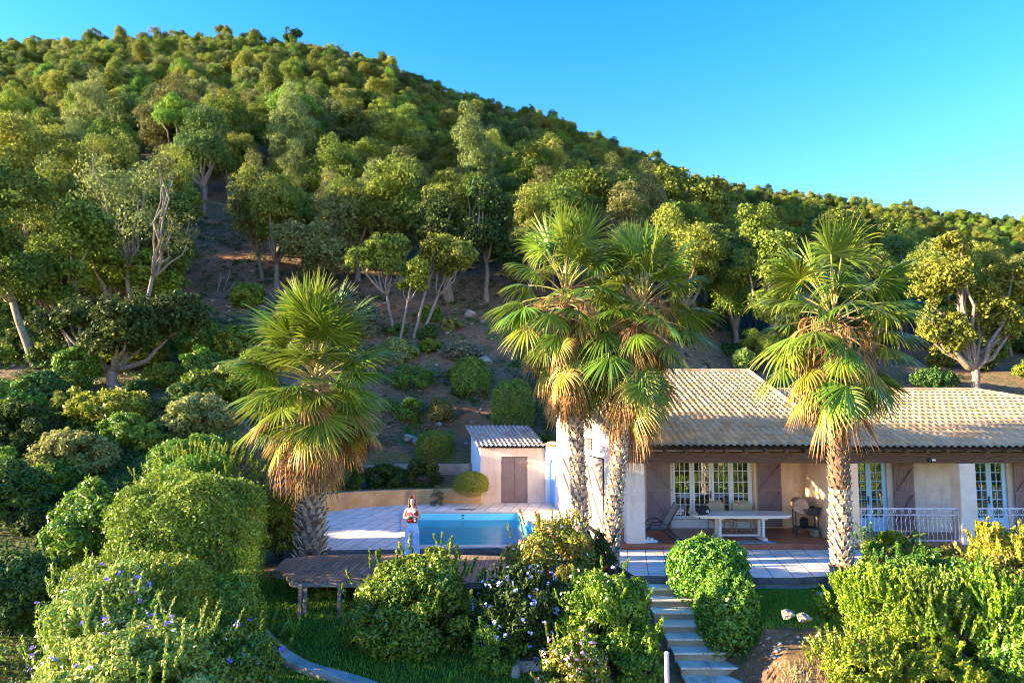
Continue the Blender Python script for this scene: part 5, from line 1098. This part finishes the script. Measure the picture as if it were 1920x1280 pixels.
# ------------------------------------------------------------------ near trees
def near_tree(name,label,base,Dc_,boxes,mat,leaf,n,seed,r0=.2,bark='bark',extra=None,fork=.45,group=None,lean=0):
    """base (px,py) trunk foot at depth D; boxes: crown masses (px0,py0,px1,py1,D)"""
    Dn=base[2] if base[2]>100 else gd(base[0],base[1],22); dd_=Dn-base[2]; base=(base[0],base[1],Dn); boxes=[(q[0],q[1],q[2],q[3],q[4]+dd_) for q in boxes]; leaf=leaf*max(.8,Dn/(Dn-dd_))
    bpt=P(base[0],base[1],base[2]); zb=bpt.z if Dn>100 else tz(bpt.x,Dn); t=empty(name,(bpt.x,base[2],zb),0,label,'tree',group); parts=[]; tg=[]; tot=sum((q[2]-q[0])*(q[3]-q[1]) for q in boxes)
    Vall=[]; vall=[]
    for j,q in enumerate(boxes):
        a=P(q[0],q[1],q[4]); b_=P(q[2],q[3],q[4]); c=Vector(((a.x+b_.x)/2,q[4],(a.z+b_.z)/2))-t.location; rx=abs(b_.x-a.x)/2; rz=abs(a.z-b_.z)/2
        me,cc,rc=crown('tmp',(rx*1.08,rx*.95,rz*1.08),int(56+46*(q[2]-q[0])/150),int(n*(q[2]-q[0])*(q[3]-q[1])/tot),leaf,M[mat],seed+j,.21,.6,-.8,.95,.35,shell=(.45,1.0),lobes=5)
        V=np.empty(len(me.vertices)*3,np.float32); me.vertices.foreach_get('co',V); V=V.reshape(-1,3)+np.array(c); v=np.empty(len(me.vertices),np.float32); me.attributes['v'].data.foreach_get('value',v); bpy.data.meshes.remove(me)
        Vall.append(V); vall.append(v); k_=[i_ for i_ in range(0,len(cc),max(1,len(cc)//(4 if len(boxes)<3 else 3)))][:5]; tg+=[tuple(np.array(c)+cc[i_]*.85) for i_ in k_]
    V=np.concatenate(Vall); v=np.concatenate(vall); link('crown',np_mesh('crown',V,np.arange(len(V)).reshape(-1,4),{'v':v},M[mat]),None,t)
    tm=branches('trunk',(0,0,0),tg,r0,M[bark],seed,fork,.25); 
    for o in list(bpy.data.objects):
        if o.data==tm: o.parent=t
    return t
NT=near_tree
NT('cork_oak','leaning oak with long pale trunk at the far left',(66,690,30),30,[(-90,380,90,560,29.5),(-60,290,110,420,31)],'oak',.17,17000,501,.19)
NT('cork_oak','yellow green oak with pale trunk right of the leaning one',(116,655,32),32,[(60,400,235,560,31),(60,500,150,590,31)],'oak',.17,16000,502,.15,fork=.35)
NT('cork_oak','dark leaved oak with a thick forked trunk above the thicket',(214,728,28),28,[(150,560,300,680,27.6),(215,540,380,650,28.5),(70,560,200,650,28.6)],'oak_dark',.16,19000,503,.23,fork=.28)
NT('tall_oak','tall sparse grey oak reaching high above the open slope',(250,620,38),38,[(150,260,270,420,38),(215,300,330,470,38),(190,400,290,500,38)],'oak_grey',.16,5200,504,.13,'deadwood',fork=.5)
NT('dying_oak','half bare grey oak with naked pale limbs by the open slope',(262,640,40),40,[(270,285,345,400,40),(290,400,355,500,40)],'oak_grey',.15,2100,505,.12,'deadwood',fork=.45)
NT('cork_oak','large lit oak at the upper left of the dead limbs',(30,560,42),42,[(-30,230,120,360,42),(60,250,190,400,43),(0,330,100,430,41)],'oak',.18,18000,506,.2)
NT('cork_oak','bushy yellow green oak behind the forked trunk',(175,620,36),36,[(110,430,260,570,36),(230,470,340,590,36.5)],'lime_oak',.16,17000,530,.16)
NT('cork_oak','mid green oak left of the open slope',(330,560,46),46,[(255,330,380,460,46),(300,430,370,520,46)],'oak',.17,12000,531,.16)
NT('cork_oak','dense green oak at the left edge under the big lit one',(-30,600,38),38,[(-90,420,70,560,38)],'oak_dark',.17,12000,532,.18)
NT('slender_tree','leftmost of the slender trees on the shaded bank',(738,628,41),41,[(650,450,745,535,41),(700,440,790,520,41.5)],'oak',.17,8000,507,.085,'deadwood',fork=.5)
NT('slender_tree','straight slender tree second from left on the shaded bank',(750,640,40.5),40.5,[(735,490,810,560,40.5)],'lime',.16,4000,508,.07,'deadwood',fork=.6)
NT('slender_tree','slender tree third from left on the shaded bank',(777,635,40.5),40.5,[(760,450,850,530,41)],'oak',.17,6000,509,.085,'deadwood',fork=.55)
NT('slender_tree','curving slender tree at the right of the slender group',(792,628,41),41,[(800,440,895,530,41.5)],'oak',.17,6500,510,.10,'deadwood',fork=.5)
NT('cork_oak','thick trunked oak above the bank right of the slender trees',(842,565,46),46,[(780,350,900,480,46),(830,400,920,500,45.5)],'oak_dark',.2,12000,511,.30)
NT('cork_oak','slim forked oak left of the paired palms',(912,565,45),45,[(875,400,975,520,45),(860,330,960,430,46)],'oak_dark',.2,11000,512,.16)
NT('cork_oak','broad pale olive oak in the centre of the slope',(590,545,47),47,[(520,385,680,500,47),(530,440,640,520,46.5)],'oak_grey',.19,15000,513,.2)
NT('cork_oak','tall yellow green oak standing left of the right palm',(1455,690,37),37,[(1362,440,1500,560,37),(1385,385,1480,480,37.5),(1400,540,1500,610,36.5)],'oak',.18,16000,514,.2)
NT('cork_oak','dark oak with bare lower limbs behind the villa roof',(1385,650,38),38,[(1290,420,1390,560,38.5),(1320,540,1400,600,38)],'oak_dark',.18,9000,515,.14)
NT('cork_oak','large pale oak above the right roof with light bent trunk',(1830,742,34),34,[(1712,450,1850,600,34),(1725,560,1830,680,33.7),(1800,545,1925,670,34.3),(1850,470,1950,600,34.8),(1760,435,1830,500,34)],'oak',.16,34000,516,.22,fork=.25)
NT('cork_oak','yellow oak crown behind the top of the right palm',(1600,560,44),44,[(1520,400,1610,480,44),(1590,405,1690,500,44)],'oak',.2,11000,517,.2)
NT('cork_oak','tall lit oak crown above the paired palms',(1120,520,44),44,[(1080,300,1200,420,46),(1010,360,1110,450,45)],'oak',.2,11000,518,.2)
NT('cork_oak','broad lit oak crown behind the paired palms at right',(1270,530,46),46,[(1180,320,1300,420,47),(1270,330,1370,430,47)],'oak',.2,12000,519,.2)
NT('umbrella_pine','lone round pine standing on the skyline of the hill',(548,92,193),193,[(530,54,566,84,193)],'oak_dark',.55,1800,520,.35)
NT('skyline_tree','pointed tree on the skyline right of the lone pine',(716,150,193),193,[(706,97,727,140,193)],'oak_dark',.55,1200,521,.3)
# bare fallen branches on the slope
for i,(a,b_,D) in enumerate([((418,590),(430,548),46),((405,600),(412,565),46),((424,598),(440,575),45.5)]):
    p0=P(*a,D); p1=P(*b_,D); mb=MB(); z=tz(p0.x,D); L=max((p1-p0).length,.8); d_=(p1-p0).normalized(); o=Vector((0,0,0))
    mb.tube([o-d_*.2,o+d_*L*.5+Vector((.05,0,.05)),o+d_*L],[.06,.045,.015],7); mb.tube([o+d_*L*.45,o+d_*L*.75+Vector((.25,.1,.1))],[.035,.01],6)
    ob=mb.build('dead_branch',M['deadwood'],smooth=True); ob.location=(p0.x,D,z); tag(ob,['tallest bleached dead stump on the open slope','short bleached dead stump left of the tallest','bleached dead branch leaning right on the open slope'][i],'dead branch')
# dwarf fan palm leaves and grasses
rs=random.Random(3)
for o in bpy.data.objects:
    if o.name.startswith('dwarf_fan_palm') and o.parent is None:
        for i in range(26):
            a=rs.uniform(0,6.28); pt=rs.choice([60,38,16]); fm_,sm_=rs.choice(FR['lush'][pt]); q=link('frond',fm_,None,o); s=rs.uniform(.30,.42); q.scale=(s,s,s); q.rotation_euler=(0,rs.uniform(-.2,.2),a); q.location=(rs.uniform(-.55,.55),rs.uniform(-.5,.2),.35+rs.uniform(0,.35)); link('stalk',sm_,None,q)
def blades(name,n,region,h,wd,mat,seed,label,cat='grass',hvar=.5,dens=None):
    r=np.random.default_rng(seed); x=r.uniform(region[0],region[1],n); y=r.uniform(region[2],region[3],n)
    keep=np.ones(n,bool) if dens is None else (r.random(n)<dens(x,y)); x=x[keep]; y=y[keep]; n=len(x); z=TZ(x,y)
    hh=h*(1-hvar+2*hvar*r.random(n)); a=r.uniform(0,6.28,n); lean=r.normal(0,.35,(n,2))*hh[:,None]; sx=np.cos(a)*wd/2; sy=np.sin(a)*wd/2
    V=np.empty((n,4,3)); V[:,0]=np.stack([x-sx,y-sy,z-.01],1); V[:,1]=np.stack([x+sx,y+sy,z-.01],1); V[:,2]=np.stack([x+lean[:,0]+sx*.2,y+lean[:,1]+sy*.2,z+hh],1); V[:,3]=np.stack([x+lean[:,0]-sx*.2,y+lean[:,1]-sy*.2,z+hh],1)
    me=np_mesh(name,V.reshape(-1,3),np.arange(n*4).reshape(-1,4),{'v':np.repeat(r.random(n),4)},M[mat]); return tag(link(name,me),label,cat,None,'stuff')
blades('lawn_grass',60000,(-8.2,1.2,12.2,18.3),.07,.012,'grass',1,'shaded lawn grass below the deck and the shrubs')
blades('lawn_grass',26000,(4.9,9.6,14.1,16.3),.06,.012,'grass',2,'bright lawn grass in front of the right terrace')
blades('bank_weeds',9000,(-13,-7.6,13,27),.16,.02,'grass',3,'rough green weeds on the left bank',dens=lambda x,y:np.where(x>-7.6-(y-17)*.02,0,1))
blades('bank_weeds',9000,(-8,3,28,31),.10,.02,'grass',5,'short green weeds on the planting bed behind the low wall',dens=lambda x,y:((y<30.0)*.25+(y>30.2)*1.0)*(x<1.2)*np.where((x>-2.1)&(y<30),0,1))
blades('dry_grass',3000,(4.8,8.5,11.6,13.2),.12,.014,'drygrass',4,'dry straw coloured grass on the bare soil by the steps')
def scrub(name,n,region,mat,seed,label,leaf,hgt,dens,m_=34):
    r=np.random.default_rng(seed); x=r.uniform(region[0],region[1],n); y=r.uniform(region[2],region[3],n); keep=r.random(n)<dens(x,y); x=x[keep]; y=y[keep]; n=len(x)
    s=hgt*(.4+1.0*r.random(n)**1.5); cx_=np.repeat(x,m_); cy_=np.repeat(y,m_); ss=np.repeat(s,m_); d=rdir(n*m_,r); d[:,2]=np.abs(d[:,2]); q=(.45+.6*r.random(n*m_))
    px_=cx_+d[:,0]*ss*1.5*q; py_=cy_+d[:,1]*ss*1.5*q; z=TZ(px_,py_)+d[:,2]*ss*q+.02
    V,v=leafquads(np.stack([px_,py_,z],1),d+np.array([0,0,.4]),leaf,.42,r,np.clip(np.repeat(r.random(n)*.5,m_)+.5*r.random(n*m_),0,1),.8); tag(link(name,leafmesh(name,[(V,v)],M[mat])),label,'scrub',None,'stuff')
dz1=lambda x,y: np.where((x<.93*y)&(x>-1.0*y)&(x<26),1,0)*np.where((y<31)&(x>-8),0,1)*(.35+.65*(fbm(x*.5,y*.5)>-.1))
scrub('hillside_scrub',4200,(-52,30,22,62),'oak_dark',61,'dark green low scrub covering the shaded slope',.13,.34,dz1)
scrub('hillside_scrub',2600,(-52,30,22,60),'bluegrey',62,'grey blue dry scrub and litter on the shaded slope',.12,.26,dz1)
scrub('hillside_scrub',1700,(-30,6,22,44),'laurel',63,'bright green weeds dotted over the slope',.11,.24,dz1)
scrub('left_bank_scrub',1500,(-24,-8.2,12,26),'oak_dark',64,'dark scrub carpeting the bank left of the hedges',.11,.42,lambda x,y:np.where(x<-8.6-.1*(y-13),1,0))
def rubble(name,n,region,seed,label,dens,s0=.10):
    r=np.random.default_rng(seed); x=r.uniform(region[0],region[1],n); y=r.uniform(region[2],region[3],n); k=r.random(n)<dens(x,y); x=x[k]; y=y[k]; n=len(x); bm=bmesh.new(); bmesh.ops.create_icosphere(bm,subdivisions=1,radius=1)
    bv=np.array([tuple(v.co) for v in bm.verts]); bf=np.array([[v.index for v in f.verts] for f in bm.faces]); bm.free(); s=s0*(.4+1.6*r.random(n)**3)
    V=bv[None]*(1+.28*r.normal(0,1,(n,len(bv),1)))*np.array([1.2,1,.6])*s[:,None,None]; V+=np.stack([x,y,TZ(x,y)+s*.15],1)[:,None]
    F3=(bf[None]+np.arange(n)[:,None,None]*len(bv)).reshape(-1,3); tag(link(name,np_mesh(name,V.reshape(-1,3),F3,None,M['rock'])),label,'rubble',None,'stuff')
rubble('stone_rubble',1500,(-26,14,30,62),81,'loose stones scattered over the shaded slope',lambda x,y:np.where((x>-.9*y)&(fbm(x*.7,y*.7)>-.3),1,0))
rubble('stone_rubble',420,(4.6,8.6,11.6,14),82,'small stones on the bare soil by the steps',lambda x,y:np.ones(len(x)),.035)
scrub('leaf_litter',3600,(-40,16,29,60),'drygrass',65,'dry fallen leaves and straw on the slope',.10,.10,dz1,22)
# grassy tufts
def tuft(px,py,D,h,n,label,mat='grass'):
    p=P(px,py,D); t=empty('grass_tuft',(p.x,D,tz(p.x,D)),0,label,'plant'); V=[];Fc=[];vv=[];r=random.Random(px)
    for i in range(n):
        a=r.uniform(0,6.28); e=r.uniform(.15,.8); L=h*r.uniform(.6,1.15); w_=.016; o=len(V); d_=Vector((math.cos(a)*e,math.sin(a)*e,1)).normalized(); s=Vector((-math.sin(a),math.cos(a),0))*w_; q=Vector((0,0,0)); tone=r.random()
        for k in range(5): V+=[q-s*(1-k/4.6),q+s*(1-k/4.6)]; vv+=[tone]*2; q=q+d_*L/4; d_=(d_+Vector((0,0,-.22))).normalized()
        Fc+=[(o+2*k,o+2*k+1,o+2*k+3,o+2*k+2) for k in range(4)]
    link('blades',np_mesh('blades',np.array([tuple(v) for v in V]),np.array(Fc),{'v':np.array(vv)},M[mat]),None,t)
tuft(548,1180,15.2,.55,60,'spiky green tuft in the shaded grass left of the shrub'); tuft(572,1128,16.4,.35,30,'small tuft growing by the deck posts'); tuft(840,1262,13.6,.3,50,'lit grass tuft on the lawn at the bottom edge'); tuft(1192,1278,12.9,.25,26,'small yellow tuft by the grey metal post','drygrass')
# ------------------------------------------------------------------ the standing woman
def skinned(name,nodes,edges,mat,parent,sub=2):
    me=bpy.data.meshes.new(name); me.from_pydata([n[0] for n in nodes],edges,[]); o=link(name,me,M[mat],parent)
    sk_=o.modifiers.new('skin','SKIN'); sk_.use_smooth_shade=True
    for i,n_ in enumerate(nodes): r=n_[1]; me.skin_vertices[0].data[i].radius=(r,r) if not hasattr(r,'__len__') else r
    me.skin_vertices[0].data[0].use_root=True
    s=o.modifiers.new('sub','SUBSURF'); s.levels=sub; s.render_levels=sub; return o
if 1:
    fp=G(772,1058,dz); who=empty('person',(fp.x,fp.y,dz),rad(-4),'woman in a dark red top and wide pale jeans standing on the deck','person')
    me=bpy.data.meshes.new('tmp')
    nodes=[((0,0,.93),(.135,.10)),((0,.0,1.05),(.105,.085)),((0,-.005,1.20),(.125,.09)),((0,0,1.34),(.12,.075)),((0,.01,1.43),(.045,.045)),((0,0,1.49),(.042,.045)),((0,-.005,1.545),(.068,.078)),((0,-.005,1.615),(.068,.08)),((0,0,1.655),(.04,.05)),
      ((-.15,.0,1.385),.042),((-.215,-.01,1.18),.036),((-.09,-.20,1.20),.026),((-.045,-.235,1.225),(.022,.03)),
      ((.15,.0,1.385),.042),((.215,-.01,1.18),.036),((.10,-.19,1.22),.026),((.055,-.23,1.245),(.022,.03)),
      ((-.085,0,.84),.095),((-.10,0,.48),.06),((-.105,.02,.10),.04),((-.11,-.09,.04),.035),
      ((.085,0,.84),.095),((.10,0,.48),.06),((.105,.02,.10),.04),((.11,-.09,.04),.035)]
    edges=[(0,1),(1,2),(2,3),(3,4),(4,5),(5,6),(6,7),(7,8),(3,9),(9,10),(10,11),(11,12),(3,13),(13,14),(14,15),(15,16),(0,17),(17,18),(18,19),(19,20),(0,21),(21,22),(22,23),(23,24)]
    # five fingers per hand
    for hi,sx in ((12,1),(16,-1)):
        bx0=Vector(nodes[hi][0])
        for k in range(4):
            a=len(nodes); z_=.024-.016*k; L=[.034,.038,.035,.027][k]
            nodes+= [((bx0+Vector((sx*.022,-.008,z_))),.0085),((bx0+Vector((sx*(.022+L*.7),-.016,z_))),.008),((bx0+Vector((sx*(.022+L),-.0+.002,z_-.004))),.007)]
            edges+=[(hi,a),(a,a+1),(a+1,a+2)]
        a=len(nodes); nodes+=[((bx0+Vector((0,-.02,.022))),.0095),((bx0+Vector((sx*.022,-.034,.030))),.008)]; edges+=[(hi,a),(a,a+1)]
    nodes=[(tuple(n_[0]),n_[1]) for n_ in nodes]
    bpy.data.meshes.remove(me); skinned('body',nodes,edges,'skin',who)
    def loft(name,rings,mat,sub=1,n=18):
        V=[];Fc=[]
        for (cx_,cy_,cz_,rx,ry) in rings: V+=[(cx_+rx*math.cos(2*PI*k/n),cy_+ry*math.sin(2*PI*k/n),cz_) for k in range(n)]
        Fc=[(i*n+k,i*n+(k+1)%n,(i+1)*n+(k+1)%n,(i+1)*n+k) for i in range(len(rings)-1) for k in range(n)]
        mb=MB(); mb.add(V,Fc); o=mb.build(name,M[mat],who,smooth=True); sd=o.modifiers.new('solid','SOLIDIFY'); sd.thickness=.008; sd.offset=1; return o
    loft('top',[(0,-.0,1.055,.118,.098),(0,-.008,1.12,.128,.105),(0,-.02,1.22,.142,.122),(0,-.015,1.30,.146,.115),(0,0,1.345,.140,.098)],'red_top')
    mb=MB(); mb.beam((.035,-.128,1.315),(.10,-.115,1.10),.012,.05,up=(1,0,.3)); mb.beam((-.10,-.105,1.335),(.10,-.105,1.335),.02,.03); mb.build('stripe',M['soft_white'],who)
    hip=[(0,0,1.06,.118,.10),(0,0,.98,.142,.118),(0,0,.90,.165,.128),(0,0,.85,.172,.13)]; loft('waist_of_jeans',hip,'denim')
    for s in (-1,1): loft('trouser_leg',[(s*.083,0,.90,.092,.12),(s*.09,0,.75,.09,.108),(s*.10,0,.5,.082,.09),(s*.108,0,.3,.10,.105),(s*.112,0,.1,.125,.125),(s*.114,0,.02,.135,.14)],'denim')
    # hair
    rsn=random.Random(5); mb=MB()
    for k in range(70):
        a=rsn.uniform(-.25,PI+.25); z0_=1.70-.02*rsn.random(); x=math.cos(a); y=math.sin(a)
        pts=[(x*.02,y*.02+.01,1.705),(x*.062,y*.07+.0,1.685),(x*.083,y*.088,1.62),(x*.085,y*.09,1.53),(x*.09+rsn.uniform(-.01,.01),y*.085-.01,1.44),(x*.11+rsn.uniform(-.02,.02),y*.08-.03,1.33),(x*.12+rsn.uniform(-.03,.03),y*.08-.04,1.22+rsn.uniform(-.04,.04))]
        mb.tube(pts,[.012,.018,.019,.018,.016,.013,.004],6)
    mb.build('hair',M['hair'],who,smooth=True)
    mb=MB()
    for s in (-1,1): mb.lathe((s*.026,-.080,1.60),[(.004,-.004),(.009,0),(.004,.004)],8,Matrix.Rotation(PI/2,3,'X'))
    mb.build('eyes',M['black_cloth'],who); mb=MB(); mb.add([(-.012,-.078,1.56),(.012,-.078,1.56),(0,-.105,1.568),(0,-.082,1.605)],[(0,1,2),(0,2,3),(1,3,2)]); mb.build('nose',M['skin'],who)
    mb=MB(); mb.lathe((0,-.076,1.535),[(.003,-.004),(.018,0),(.003,.004)],10,Matrix.Rotation(PI/2,3,'X')); mb.build('mouth',M['red_top'],who)
    mb=MB(); mb.box(-.068,-.006,-.088,-.07,1.665,1.695); mb.box(.006,.068,-.088,-.07,1.665,1.695); mb.box(-.006,.006,-.086,-.076,1.678,1.688); mb.build('sunglasses',M['black_cloth'],who,bevel=.006)
    hc=empty('drone_controller',(fp.x+.0,fp.y-.255,dz+1.235),rad(-4),'dark remote controller held by the woman in both hands','controller')
    mb=MB(); mb.box(-.055,.055,-.02,.02,-.045,.03); mb.build('casing',M['black_cloth'],hc,bevel=.01); mb=MB(); mb.box(-.045,.045,-.026,-.0205,.0,.028); mb.build('screen',M['grey_cloth'],hc)
    mb=MB()
    for s in (-1,1): mb.tube([(s*.03,0,.03),(s*.035,-.01,.085)],.005,6)
    mb.build('antenna',M['dark_iron'],hc)
